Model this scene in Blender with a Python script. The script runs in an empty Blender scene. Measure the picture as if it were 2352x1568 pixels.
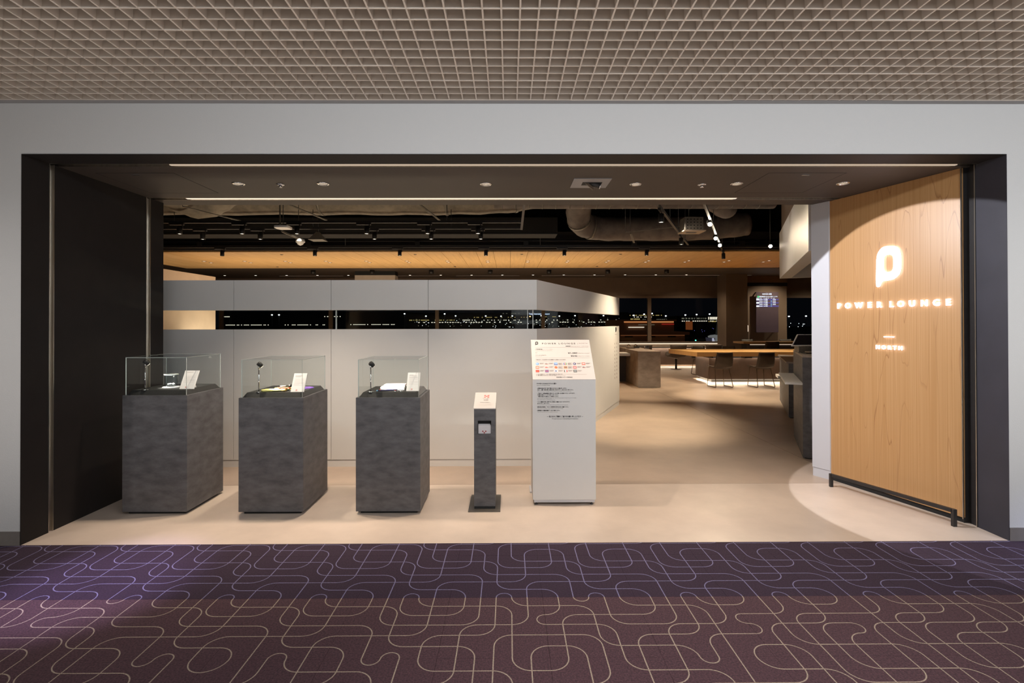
import bpy, bmesh, math, random
from mathutils import Vector, Matrix
random.seed(7)
S = bpy.context.scene
COL = S.collection
PI = math.pi

# ------------------------------------------------------------------ camera
cam = bpy.data.cameras.new('camera')
cam.sensor_fit = 'HORIZONTAL'; cam.sensor_width = 36.0
cam.lens = 36.0 * 1175.0 / 2352.0
cam.shift_y = -50.0 / 2352.0
cam.clip_start = 0.05; cam.clip_end = 2000
camo = bpy.data.objects.new('camera', cam); COL.objects.link(camo)
yaw, pitch, roll = 0.0062, 0.0059, 0.0020
camo.matrix_world = (Matrix.Translation((0, 0, 1.484)) @ Matrix.Rotation(-yaw, 4, 'Z')
                     @ Matrix.Rotation(PI/2 + pitch, 4, 'X') @ Matrix.Rotation(-roll, 4, 'Z'))
S.camera = camo

# ------------------------------------------------------------------ world, exposure
w = bpy.data.worlds.new('night'); S.world = w; w.use_nodes = True
w.node_tree.nodes['Background'].inputs[0].default_value = (0.010, 0.012, 0.018, 1)
w.node_tree.nodes['Background'].inputs[1].default_value = 0.15
S.view_settings.view_transform = 'Standard'; S.view_settings.look = 'None'
S.view_settings.gamma = 1; S.view_settings.use_curve_mapping = False
S.view_settings.exposure = 0.0
try:
    S.cycles.max_bounces = 7; S.cycles.diffuse_bounces = 4; S.cycles.glossy_bounces = 3
    S.cycles.transmission_bounces = 4; S.cycles.transparent_max_bounces = 16
    S.cycles.sample_clamp_indirect = 4.0; S.cycles.caustics_reflective = False; S.cycles.caustics_refractive = False
    S.cycles.use_denoising = True
except Exception:
    pass

WARM = (1.0, 0.82, 0.58); NEUT = (1.0, 0.83, 0.66); COOL = (0.86, 0.90, 1.0)
def area(name, loc, rot, sx, sy, power, col):
    l = bpy.data.lights.new(name, 'AREA'); l.shape = 'RECTANGLE'; l.size = sx; l.size_y = sy
    l.energy = power; l.color = col
    o = bpy.data.objects.new(name, l); COL.objects.link(o); o.location = loc; o.rotation_euler = rot
    return o
def spot(name, loc, target, ang, power, col, blend=0.4, rad=0.03):
    l = bpy.data.lights.new(name, 'SPOT'); l.energy = power; l.color = col
    l.spot_size = math.radians(ang); l.spot_blend = blend; l.shadow_soft_size = rad
    o = bpy.data.objects.new(name, l); COL.objects.link(o); o.location = loc
    d = Vector(target) - Vector(loc)
    o.rotation_euler = d.to_track_quat('-Z', 'Y').to_euler()
    return o
# concourse: linear ceiling luminaires behind the open-cell ceiling, and added fill lights out of view
area('concourse_slot_light', (2.5, 1.0, 2.93), (math.radians(52), 0, 0), 8.5, 0.12, 100, (0.90, 0.95, 1.0))
area('concourse_slot_light', (0.0, -2.2, 2.93), (0, 0, 0), 11.0, 0.30, 120, (1.0, 0.95, 0.90))
area('frontal_fill_light', (4.2, -5.6, 1.5), (PI/2, 0, 0), 8.0, 2.6, 105, (0.94, 0.97, 1.0))  # added area light behind the camera, brightens wall and slat faces
area('grid_fill_uplight', (0.0, 1.80, 0.12), (PI, 0, 0), 10.0, 0.25, 72, (1.0, 0.93, 0.86))  # added out-of-view lamp that brightens the slat undersides from below
spot('concourse_cool_spot', (-2.6, 1.6, 2.90), (-2.38, 2.93, 0), 23, 620, (0.70, 0.62, 1.0), 0.9, 0.05)
spot('concourse_cool_spot', (4.1, 1.6, 2.90), (3.9, 2.9, 0), 30, 380, (0.50, 0.55, 1.0), 0.9, 0.05)
spot('concourse_spot', (0.75, 1.35, 2.90), (0.85, 2.0, 0), 66, 170, (1.0, 0.93, 0.90), 0.9, 0.05)
spot('concourse_wall_spot', (-4.6, 1.4, 2.9), (-3.7, 3.4, 0.7), 70, 60, (1.0, 0.94, 0.90), 0.9, 0.05)
spot('concourse_wall_spot', (4.9, 1.4, 2.9), (3.8, 3.4, 0.7), 70, 50, (1.0, 0.98, 0.94), 0.9, 0.05)
# the aimed projector in the soffit that lights the maple sign wall
spot('sign_wall_projector_light', (0.768, 4.162, 2.590), (0.768 + 0.856, 4.162 - 0.052, 2.590 - 0.515), 54.6, 300, (0.93, 0.94, 1.0), 0.03, 0.012)

# ------------------------------------------------------------------ mesh builder
class B:
    def __init__(s): s.bm = bmesh.new(); s.mi = 0
    def m(s, i): s.mi = i; return s
    def face(s, pts):
        f = s.bm.faces.new([s.bm.verts.new(p) for p in pts]); f.material_index = s.mi; return f
    def box(s, x0, y0, z0, x1, y1, z1):
        return s.prism([(x0, y0), (x1, y0), (x1, y1), (x0, y1)], z0, z1)
    def prism(s, pts, z0, z1, top=None):
        n = len(pts); tp = top or pts
        a = [s.bm.verts.new((p[0], p[1], z0)) for p in pts]; b = [s.bm.verts.new((p[0], p[1], z1)) for p in tp]
        fs = [s.bm.faces.new(a[::-1]), s.bm.faces.new(b)]
        for i in range(n):
            j = (i + 1) % n; fs.append(s.bm.faces.new((a[i], a[j], b[j], b[i])))
        for f in fs: f.material_index = s.mi
        return s
    def extr(s, pts, vec):
        v = Vector(vec); n = len(pts)
        a = [s.bm.verts.new(p) for p in pts]; b = [s.bm.verts.new(Vector(p) + v) for p in pts]
        fs = [s.bm.faces.new(a[::-1]), s.bm.faces.new(b)]
        for i in range(n):
            j = (i + 1) % n; fs.append(s.bm.faces.new((a[i], a[j], b[j], b[i])))
        for f in fs: f.material_index = s.mi
        return s
    def tube(s, path, r, seg=10, closed=False, caps=True, ry=None):
        P = [Vector(p) for p in path]; n = len(P); rings = []
        up0 = None
        for i in range(n):
            if closed: t = P[(i + 1) % n] - P[i - 1]
            else: t = P[min(i + 1, n - 1)] - P[max(i - 1, 0)]
            t.normalize()
            if up0 is None:
                up0 = Vector((0, 0, 1)) if abs(t.z) < 0.9 else Vector((0, 1, 0))
            a = t.cross(up0); a.normalize(); b = a.cross(t); b.normalize(); up0 = b
            rr = r[i] if isinstance(r, (list, tuple)) else r
            r2 = rr if ry is None else ry
            rings.append([s.bm.verts.new(P[i] + a * (rr * math.cos(2*PI*k/seg)) + b * (r2 * math.sin(2*PI*k/seg))) for k in range(seg)])
        m = n if closed else n - 1
        for i in range(m):
            A = rings[i]; Bq = rings[(i + 1) % n]
            for k in range(seg):
                f = s.bm.faces.new((A[k], A[(k+1) % seg], Bq[(k+1) % seg], Bq[k])); f.material_index = s.mi; f.smooth = True
        if not closed and caps:
            f = s.bm.faces.new(rings[0][::-1]); f.material_index = s.mi
            f = s.bm.faces.new(rings[-1]); f.material_index = s.mi
        return s
    def cyl(s, p0, p1, r, seg=14, r1=None):
        return s.tube([p0, p1], [r, r if r1 is None else r1], seg)
    def sq(s, p0, p1, h):            # square bar
        return s.tube([p0, p1], h * 1.4142, 4) if False else s._bar(p0, p1, h)
    def _bar(s, p0, p1, h):
        P0, P1 = Vector(p0), Vector(p1); t = (P1 - P0).normalized()
        up = Vector((0, 0, 1)) if abs(t.z) < 0.9 else Vector((0, 1, 0))
        a = t.cross(up).normalized(); b = a.cross(t).normalized()
        q = [P0 + a*h*i + b*h*j for i, j in ((-1, -1), (1, -1), (1, 1), (-1, 1))]
        return s.extr(q, P1 - P0)
    def lathe(s, prof, c=(0, 0, 0), seg=20):
        c = Vector(c); rings = []
        for r, z in prof:
            rings.append([s.bm.verts.new(c + Vector((r*math.cos(2*PI*k/seg), r*math.sin(2*PI*k/seg), z))) for k in range(seg)] if r > 1e-6 else [s.bm.verts.new(c + Vector((0, 0, z)))])
        for A, Bq in zip(rings, rings[1:]):
            for k in range(seg):
                j = (k + 1) % seg
                if len(A) == 1 and len(Bq) == 1: continue
                if len(A) == 1: f = s.bm.faces.new((A[0], Bq[j], Bq[k]))
                elif len(Bq) == 1: f = s.bm.faces.new((A[k], A[j], Bq[0]))
                else: f = s.bm.faces.new((A[k], A[j], Bq[j], Bq[k]))
                f.material_index = s.mi; f.smooth = True
        return s
    def build(s, name, mats, parent=None, world=True, bevel=0, loc=None):
        bmesh.ops.recalc_face_normals(s.bm, faces=s.bm.faces)
        if bevel:
            es = [e for e in s.bm.edges if len(e.link_faces) == 2 and e.calc_face_angle(0) > 0.6]
            bmesh.ops.bevel(s.bm, geom=es, offset=bevel, segments=2, affect='EDGES', profile=0.6)
        if parent is not None and world:
            o = Vector((0, 0, 0)); p = parent
            while p is not None: o += p.location; p = p.parent
            bmesh.ops.translate(s.bm, verts=s.bm.verts, vec=-o)
        me = bpy.data.meshes.new(name); s.bm.to_mesh(me); s.bm.free()
        for mt in (mats if isinstance(mats, (list, tuple)) else [mats]): me.materials.append(mt)
        ob = bpy.data.objects.new(name, me); COL.objects.link(ob)
        if parent is not None: ob.parent = parent
        if loc is not None: ob.location = loc
        return ob
def tag(o, label, cat, group=None):
    o['label'] = label; o['category'] = cat
    if group: o['group'] = group
    return o
def thing(name, label, cat, loc=(0, 0, 0), group=None):
    o = bpy.data.objects.new(name, None); COL.objects.link(o); o.location = loc; o.empty_display_size = 0.1
    return tag(o, label, cat, group)
def struct(o, label=None):
    o['kind'] = 'structure'
    if label: o['label'] = label
    return o
def sempty(name, label=None):
    o = bpy.data.objects.new(name, None); COL.objects.link(o); return struct(o, label)
def kids(o): return [c for c in o.children]
def dup(root, loc, rotz=None, label=None, group=None):
    def cp(o, parent):
        c = o.copy(); COL.objects.link(c); c.parent = parent
        for k in kids(o): cp(k, c)
        return c
    r = cp(root, None); r.location = loc
    if rotz is not None: r.rotation_euler = (0, 0, rotz)
    if label: r['label'] = label
    if group: r['group'] = group
    return r

# ------------------------------------------------------------------ materials
def mat(name, col, rough=0.5, metal=0.0, noise=None, bump=None, emit=None, coord='Object', spec=0.5, coat=0):
    """noise=(scale, amount, stretch xyz, detail); bump=(scale, strength)"""
    m = bpy.data.materials.new(name); m.use_nodes = True
    nt = m.node_tree; bs = nt.nodes['Principled BSDF']
    bs.inputs['Base Color'].default_value = (*col, 1); bs.inputs['Roughness'].default_value = rough
    bs.inputs['Metallic'].default_value = metal; bs.inputs['Specular IOR Level'].default_value = spec
    if coat: bs.inputs['Coat Weight'].default_value = coat
    if emit:
        bs.inputs['Emission Color'].default_value = (*emit[0], 1); bs.inputs['Emission Strength'].default_value = emit[1]
    if noise or bump:
        tc = nt.nodes.new('ShaderNodeTexCoord'); mp = nt.nodes.new('ShaderNodeMapping')
        nt.links.new(tc.outputs[coord], mp.inputs[0])
        if noise:
            if len(noise) > 2 and noise[2]: mp.inputs['Scale'].default_value = noise[2]
            tx = nt.nodes.new('ShaderNodeTexNoise'); tx.inputs['Scale'].default_value = noise[0]
            tx.inputs['Detail'].default_value = noise[3] if len(noise) > 3 else 6; tx.inputs['Roughness'].default_value = 0.6
            nt.links.new(mp.outputs[0], tx.inputs['Vector'])
            cr = nt.nodes.new('ShaderNodeValToRGB'); a = noise[1]
            cr.color_ramp.elements[0].position = 0.32; cr.color_ramp.elements[1].position = 0.68
            cr.color_ramp.elements[0].color = (*[c * (1 - a) for c in col], 1)
            cr.color_ramp.elements[1].color = (*[min(1, c * (1 + a)) for c in col], 1)
            nt.links.new(tx.outputs['Fac'], cr.inputs[0]); nt.links.new(cr.outputs[0], bs.inputs['Base Color'])
        if bump:
            t2 = nt.nodes.new('ShaderNodeTexNoise'); t2.inputs['Scale'].default_value = bump[0]; t2.inputs['Detail'].default_value = 3
            nt.links.new(tc.outputs[coord], t2.inputs['Vector'])
            bp = nt.nodes.new('ShaderNodeBump'); bp.inputs['Strength'].default_value = bump[1]; bp.inputs['Distance'].default_value = 0.01
            nt.links.new(t2.outputs['Fac'], bp.inputs['Height']); nt.links.new(bp.outputs[0], bs.inputs['Normal'])
    return m
def wood(name, light, mid, line, sx=3.0, sz=0.33, k=14.0, rough=0.42, vert='Z'):
    m = bpy.data.materials.new(name); m.use_nodes = True; nt = m.node_tree; bs = nt.nodes['Principled BSDF']
    N = nt.nodes.new; Lk = nt.links.new
    tc = N('ShaderNodeTexCoord'); mp = N('ShaderNodeMapping')
    sc = {'Z': (sx, 1, sz), 'Y': (sx, sz, 1), 'X': (sz, sx, 1)}[vert]
    mp.inputs['Scale'].default_value = sc; Lk(tc.outputs['Object'], mp.inputs[0])
    n1 = N('ShaderNodeTexNoise'); n1.inputs['Scale'].default_value = 1.3; n1.inputs['Detail'].default_value = 2.5
    n1.inputs['Roughness'].default_value = 0.45; Lk(mp.outputs[0], n1.inputs['Vector'])
    mul = N('ShaderNodeMath'); mul.operation = 'MULTIPLY'; mul.inputs[1].default_value = k; Lk(n1.outputs['Fac'], mul.inputs[0])
    fr = N('ShaderNodeMath'); fr.operation = 'FRACT'; Lk(mul.outputs[0], fr.inputs[0])
    cr = N('ShaderNodeValToRGB'); e = cr.color_ramp.elements
    e[0].position = 0.0; e[0].color = (1, 1, 1, 1); e[1].position = 0.055; e[1].color = (0, 0, 0, 1)
    x = cr.color_ramp.elements.new(0.985); x.color = (0, 0, 0, 1); x = cr.color_ramp.elements.new(1.0); x.color = (1, 1, 1, 1)
    Lk(fr.outputs[0], cr.inputs[0])
    mp2 = N('ShaderNodeMapping'); mp2.inputs['Scale'].default_value = tuple(c * (14 if c == sx else 1.2) for c in sc); Lk(tc.outputs['Object'], mp2.inputs[0])
    n2 = N('ShaderNodeTexNoise'); n2.inputs['Scale'].default_value = 2.0; n2.inputs['Detail'].default_value = 5; Lk(mp2.outputs[0], n2.inputs['Vector'])
    cr2 = N('ShaderNodeValToRGB'); cr2.color_ramp.elements[0].position = 0.35; cr2.color_ramp.elements[1].position = 0.65
    cr2.color_ramp.elements[0].color = (*mid, 1); cr2.color_ramp.elements[1].color = (*light, 1); Lk(n2.outputs['Fac'], cr2.inputs[0])
    n3 = N('ShaderNodeTexNoise'); n3.inputs['Scale'].default_value = 0.9; Lk(mp.outputs[0], n3.inputs['Vector'])
    mm = N('ShaderNodeMath'); mm.operation = 'MULTIPLY'; Lk(cr.outputs[0], mm.inputs[0])
    cr3 = N('ShaderNodeValToRGB'); cr3.color_ramp.elements[0].position = 0.42; cr3.color_ramp.elements[1].position = 0.62
    cr3.color_ramp.elements[1].color = (0.75, 0.75, 0.75, 1); cr3.color_ramp.elements[0].color = (0.12, 0.12, 0.12, 1)
    Lk(n3.outputs['Fac'], cr3.inputs[0]); Lk(cr3.outputs[0], mm.inputs[1])
    mx = N('ShaderNodeMix'); mx.data_type = 'RGBA'; Lk(mm.outputs[0], mx.inputs[0]); Lk(cr2.outputs[0], mx.inputs[6])
    mx.inputs[7].default_value = (*line, 1); Lk(mx.outputs[2], bs.inputs['Base Color'])
    bs.inputs['Roughness'].default_value = rough
    return m
def glass(name, tint=(0.97, 0.985, 0.98), refl=1.0):
    m = bpy.data.materials.new(name); m.use_nodes = True; nt = m.node_tree; nt.nodes.clear()
    N = nt.nodes.new; out = N('ShaderNodeOutputMaterial'); mx = N('ShaderNodeMixShader'); tr = N('ShaderNodeBsdfTransparent')
    gl = N('ShaderNodeBsdfGlossy'); fr = N('ShaderNodeFresnel'); mu = N('ShaderNodeMath'); mu.operation = 'MULTIPLY'
    tr.inputs[0].default_value = (*tint, 1); gl.inputs['Roughness'].default_value = 0.0; fr.inputs[0].default_value = 1.45
    mu.inputs[1].default_value = refl
    ge = N('ShaderNodeNewGeometry'); sb = N('ShaderNodeMath'); sb.operation = 'SUBTRACT'; sb.inputs[0].default_value = 1
    m2 = N('ShaderNodeMath'); m2.operation = 'MULTIPLY'
    nt.links.new(ge.outputs['Backfacing'], sb.inputs[1]); nt.links.new(fr.outputs[0], m2.inputs[0]); nt.links.new(sb.outputs[0], m2.inputs[1])
    nt.links.new(m2.outputs[0], mu.inputs[0]); nt.links.new(mu.outputs[0], mx.inputs[0])
    nt.links.new(tr.outputs[0], mx.inputs[1]); nt.links.new(gl.outputs[0], mx.inputs[2]); nt.links.new(mx.outputs[0], out.inputs[0])
    return m
def emis(name, col, st):
    m = bpy.data.materials.new(name); m.use_nodes = True; nt = m.node_tree; nt.nodes.clear()
    o = nt.nodes.new('ShaderNodeOutputMaterial'); e = nt.nodes.new('ShaderNodeEmission')
    e.inputs[0].default_value = (*col, 1); e.inputs[1].default_value = st; nt.links.new(e.outputs[0], o.inputs[0]); return m

NUMW = 'first second third fourth fifth sixth seventh eighth ninth tenth eleventh twelfth thirteenth fourteenth fifteenth sixteenth seventeenth eighteenth nineteenth twentieth twenty-first twenty-second twenty-third twenty-fourth'.split()
M = {}
M['plaster'] = mat('plaster', (0.55, 0.545, 0.54), 0.75, bump=(160, 0.12))
M['grid'] = mat('ceiling_slat_paint', (0.62, 0.545, 0.475), 0.6)
M['plenum'] = mat('dark_plenum', (0.05, 0.045, 0.04), 0.9, noise=(3, 0.2))
M['trim_gray'] = mat('grey_edge_trim', (0.26, 0.25, 0.25), 0.5, bump=(40, 0.02))
M['base_gray'] = mat('grey_skirting', (0.17, 0.15, 0.135), 0.6, noise=(12, 0.08))
M['portal'] = mat('dark_portal_metal', (0.013, 0.0105, 0.010), 0.6, noise=(6, 0.12), spec=0.25)
M['portal_r'] = mat('blue_black_portal_metal', (0.030, 0.029, 0.040), 0.55, noise=(6, 0.10))
M['soffit'] = mat('dark_brown_soffit', (0.044, 0.033, 0.027), 0.6, noise=(3, 0.10))
M['steel'] = mat('brushed_steel', (0.60, 0.56, 0.50), 0.28, 1.0, noise=(30, 0.15, (1, 1, 0.05)))
M['blackmetal'] = mat('black_metal', (0.018, 0.016, 0.016), 0.42, noise=(20, 0.15))
M['blackmatte'] = mat('black_matte', (0.010, 0.010, 0.010), 0.7, noise=(60, 0.3))
M['chrome'] = mat('chrome', (0.85, 0.85, 0.86), 0.12, 1.0, noise=(9, 0.03))
M['stone'] = mat('dark_concrete_laminate', (0.090, 0.087, 0.092), 0.5, noise=(9.0, 0.34, (1, 1, 2.2), 15), bump=(30, 0.03))
M['stone_b'] = mat('brown_grey_stone', (0.29, 0.235, 0.195), 0.5, noise=(4.0, 0.28, (1, 1, 1.6), 8))
M['floor'] = mat('beige_concrete', (0.42, 0.325, 0.255), 0.36, noise=(1.6, 0.13, (1, 1, 1), 9), bump=(8, 0.02))
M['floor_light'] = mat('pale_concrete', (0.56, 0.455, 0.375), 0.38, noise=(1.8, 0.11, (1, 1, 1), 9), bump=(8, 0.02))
M['joint'] = mat('floor_joint', (0.16, 0.125, 0.10), 0.8, noise=(10, 0.1))
M['white'] = mat('white_laminate', (0.67, 0.65, 0.625), 0.45, noise=(2, 0.02))
M['whitepaint'] = mat('white_paint', (0.52, 0.51, 0.53), 0.5, noise=(2, 0.02))
M['cream'] = mat('cream_plaster', (0.66, 0.56, 0.47), 0.6, noise=(4, 0.05))
M['card'] = mat('white_card', (0.83, 0.80, 0.79), 0.5, noise=(5, 0.02))
M['cardwarm'] = mat('warm_white_acrylic', (0.58, 0.545, 0.52), 0.35, noise=(5, 0.02))
M['maple'] = wood('maple_veneer', (0.50, 0.282, 0.122), (0.435, 0.23, 0.088), (0.27, 0.115, 0.04), 3.6, 0.24, 11, 0.4)
M['raft'] = mat('oak_slat_ceiling', (0.64, 0.40, 0.17), 0.5, noise=(3, 0.10, (6, 0.4, 1)))
M['tablewood'] = wood('oak_table', (0.66, 0.40, 0.165), (0.58, 0.33, 0.12), (0.30, 0.12, 0.03), 2.0, 0.25, 12, 0.35, 'X')
M['shadowroom'] = mat('black_ceiling', (0.012, 0.010, 0.009), 0.9, noise=(2, 0.2))
M['darkbrown'] = mat('dark_brown_wall', (0.055, 0.038, 0.027), 0.7, noise=(2, 0.1))
M['brown'] = mat('brown_wall', (0.165, 0.115, 0.082), 0.7, noise=(2, 0.08))
M['duct'] = mat('insulated_duct_wrap', (0.22, 0.19, 0.15), 0.7, noise=(5, 0.35, (1, 1, 1), 6), bump=(5, 0.6))
M['duct_dark'] = mat('dark_duct_wrap', (0.15, 0.125, 0.11), 0.7, noise=(5, 0.3, (1, 1, 1), 6), bump=(5, 0.5))
M['galv'] = mat('dull_galvanised_metal', (0.20, 0.18, 0.15), 0.5, 0.5, noise=(20, 0.2))
M['chair'] = mat('dark_brown_leather', (0.045, 0.030, 0.020), 0.5, noise=(20, 0.15))
M['stoolm'] = mat('taupe_leather', (0.115, 0.082, 0.060), 0.5, noise=(20, 0.1))
M['bronze'] = mat('bronze_metal', (0.14, 0.10, 0.07), 0.4, 0.7, noise=(12, 0.1))
M['tablebase'] = mat('bronze_table_base', (0.13, 0.095, 0.075), 0.5, noise=(3, 0.15))
M['vglass'] = glass('display_glass', (0.965, 0.98, 0.975), 1.0)
M['vedge'] = mat('polished_glass_edge', (0.55, 0.60, 0.58), 0.15, noise=(8, 0.05))
M['wglass'] = glass('window_glass', (0.93, 0.93, 0.93), 0.7)
M['sglass'] = glass('slot_glass', (0.95, 0.975, 0.96), 0.35)
M['ink'] = mat('black_ink', (0.012, 0.012, 0.014), 0.6, noise=(5, 0.1))
M['inkgray'] = mat('grey_ink', (0.22, 0.16, 0.145), 0.6, noise=(5, 0.1))
M['inkpale'] = mat('pale_grey_ink', (0.56, 0.49, 0.475), 0.6, noise=(5, 0.05))
M['inkbrown'] = mat('brown_ink', (0.07, 0.038, 0.032), 0.6, noise=(5, 0.1))
M['red'] = mat('red_ink', (0.68, 0.055, 0.03), 0.5, noise=(5, 0.1))
M['darkred'] = mat('dark_red_ink', (0.30, 0.012, 0.012), 0.5, noise=(5, 0.1))
M['led'] = emis('white_sign_led', (0.84, 0.80, 1.0), 6.5)
M['lens'] = emis('lit_lamp_lens', (1.0, 0.88, 0.70), 6.0)
M['lensbright'] = emis('bright_lamp_lens', (1.0, 0.86, 0.66), 60.0)
M['lensdim'] = emis('dim_lamp_lens', (1.0, 0.82, 0.62), 1.6)
M['strip'] = emis('warm_led_strip', (1.0, 0.80, 0.60), 1.1)
M['stripline'] = emis('lit_slot_line', (1.0, 0.70, 0.50), 0.16)
def inkc(name, c): M[name] = mat(name + '_ink', c, 0.5, noise=(5, 0.05)); return M[name]

# ------------------------------------------------------------------ text
def text(body, size, align='LEFT', bold=0.0, space=1.0, extrude=0.0, width=None):
    cjk = any(ord(c) > 0x2e00 for c in body)
    cu = bpy.data.curves.new('t', 'FONT'); cu.body = body; cu.size = size; cu.align_x = align
    cu.offset = 0.0 if cjk else bold; cu.space_character = space; cu.extrude = extrude; cu.resolution_u = 2
    ob = bpy.data.objects.new('t', cu); COL.objects.link(ob)
    bpy.context.view_layer.update()
    me = bpy.data.meshes.new_from_object(ob.evaluated_get(bpy.context.evaluated_depsgraph_get()))
    bpy.data.objects.remove(ob); bpy.data.curves.remove(cu)
    if width and len(me.vertices):
        xs = [v.co.x for v in me.vertices]; k = width / max(1e-6, max(xs) - min(xs)); x0 = min(xs) if align == 'LEFT' else 0
        for v in me.vertices: v.co.x = (v.co.x - x0) * k
    if cjk and bold:
        b = bmesh.new()
        for dx, dy in ((-bold, 0), (bold, 0), (0, bold*.8), (0, -bold*.8)):
            m2 = me.copy(); m2.transform(Matrix.Translation((dx, dy, 0))); b.from_mesh(m2); bpy.data.meshes.remove(m2)
        b.to_mesh(me); b.free()
    return me
def place(me, name, material, mw, parent=None):
    me.name = name; me.materials.clear(); me.materials.append(material)
    me.transform(mw)
    if parent is not None: me.transform(Matrix.Translation(-parent.location))
    o = bpy.data.objects.new(name, me); COL.objects.link(o)
    if parent is not None: o.parent = parent
    return o
def frame(o, ex, ey):
    ex = Vector(ex).normalized(); ey = Vector(ey).normalized(); ez = ex.cross(ey)
    m = Matrix.Identity(4)
    for i in range(3): m[i][0], m[i][1], m[i][2], m[i][3] = ex[i], ey[i], ez[i], o[i]
    return m

# ================================================================== STRUCTURE
YW = 3.458; ZC = 2.968; ZH = 2.625; XL = -3.273; XR = 3.388
# floors
fl = sempty('floor_carpet', 'purple carpet of square tiles with looping pale lines')
B().box(-9, -6, -0.05, 9, YW, -0.008).build('subfloor', M['joint'], fl)
# ---- carpet tile: one looping motif on a 6 x 6 lattice, turned tile by tile
G = 0.5 / 6
PATHS = [[(4,6),(5,5),(6,5)], [(0,5),(2,5),(3,4),(3,2),(4,1),(6,1)], [(0,1),(1,0)], [(3,6),(3,5),(4,4),(6,4)],
         [(0,4),(1,5),(1,6)], [(2,6),(2,4),(3,3),(6,3)], [(0,3),(1,3),(2,2),(2,0)], [(5,6),(5,3),(4,2),(0,2)], [(6,2),(5,1),(5,0)]]
def motif():
    out = []
    for p in PATHS:
        d = 'v' if p[0][1] in (0, 6) and p[0][0] not in (0, 6) else 'h'
        pts = [p[0]]
        for a, b in zip(p, p[1:]):
            if a[0] == b[0]: d = 'v'; pts.append(b)
            elif a[1] == b[1]: d = 'h'; pts.append(b)
            else:
                c = (a[0], b[1]) if d == 'h' else (b[0], a[1])
                a0 = math.atan2(a[1]-c[1], a[0]-c[0]); a1 = math.atan2(b[1]-c[1], b[0]-c[0])
                da = (a1 - a0 + PI) % (2*PI) - PI
                for i in range(1, 9): pts.append((c[0] + math.cos(a0 + da*i/8), c[1] + math.sin(a0 + da*i/8)))
                d = 'v' if d == 'h' else 'h'
        out.append(pts)
    out.append([(3.5 - 0.5*math.cos(PI*i/12), 0.5*math.sin(PI*i/12)) for i in range(13)])
    return out
MOT = motif()
def carpet_tile(name, mats, rot=0, ycut=None):
    b = B(); h = 0.25; e = 0.0006
    b.box(-h + e, -h + e, -0.008, h - e, h - e, 0.0)
    b.m(1); c, s_ = round(math.cos(rot)), round(math.sin(rot))
    for pts in MOT:
        P = [Vector(((x*G - h), (y*G - h))) for x, y in pts]
        P = [Vector((c*p.x - s_*p.y, s_*p.x + c*p.y)) for p in P]
        Ls, Rs = [], []
        for i in range(len(P)):
            t = (P[min(i+1, len(P)-1)] - P[max(i-1, 0)]).normalized(); n = Vector((-t.y, t.x)) * 0.0028
            Ls.append(b.bm.verts.new((*(P[i] + n), 0.0007))); Rs.append(b.bm.verts.new((*(P[i] - n), 0.0007)))
        for i in range(len(P) - 1):
            f = b.bm.faces.new((Rs[i], Rs[i+1], Ls[i+1], Ls[i])); f.material_index = 1
    if ycut is not None:
        bmesh.ops.bisect_plane(b.bm, geom=b.bm.verts[:] + b.bm.edges[:] + b.bm.faces[:], plane_co=(0, ycut, 0), plane_no=(0, 1, 0), clear_outer=True)
    me = bpy.data.meshes.new(name); b.bm.to_mesh(me); b.bm.free()
    for mt in mats: me.materials.append(mt)
    return me
pileA = mat('cool_lit_pile', (0.028, 0.0115, 0.0275), 0.95, noise=(120, 0.45, (1, 1, 1), 3), bump=(260, 0.5))  # far rows: cooler light put into the carpet colour
lineA = mat('cool_lit_yarn', (0.17, 0.15, 0.26), 0.95, noise=(300, 0.45, (1, 1, 1), 2))
pileB = mat('warm_lit_pile', (0.070, 0.031, 0.039), 0.95, noise=(120, 0.45, (1, 1, 1), 3), bump=(260, 0.5))  # near rows: same carpet, warmer light put into the colour
lineB = mat('warm_lit_yarn', (0.34, 0.262, 0.20), 0.95, noise=(300, 0.45, (1, 1, 1), 2))
Y0 = 2.7735; X0 = 0.179
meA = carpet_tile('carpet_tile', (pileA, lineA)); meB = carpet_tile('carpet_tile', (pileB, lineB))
ccut = YW - (Y0 + 0.75)
meC = {r: carpet_tile('carpet_tile', (pileA, lineA), r*PI/2, ccut) for r in (1, 2)}
ROWS = {1: None, 0: {-6: 1, -5: 2, -4: 0, -3: 0, -2: 0, -1: 1, 0: 2, 1: 1, 2: 3, 3: 3, 4: 1}, -1: {-4: 2, -3: 3, -2: 2, -1: 1, 0: 3, 1: 2, 2: 0, 3: 1}}
for col in range(-9, 9):
    cx = X0 + 0.5*col + 0.25
    def tile(me, cy, r):
        o = bpy.data.objects.new('carpet_tile', me); COL.objects.link(o); o.parent = fl
        o.location = (cx, cy, 0); o.rotation_euler = (0, 0, r*PI/2)
    tile(meC[1 if col >= -1 else 2], Y0 + 0.75, 0)
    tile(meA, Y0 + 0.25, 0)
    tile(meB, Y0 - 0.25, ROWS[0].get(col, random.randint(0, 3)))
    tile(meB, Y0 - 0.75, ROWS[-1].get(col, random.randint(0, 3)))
    tile(meB, Y0 - 1.25, random.randint(0, 3))
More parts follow.
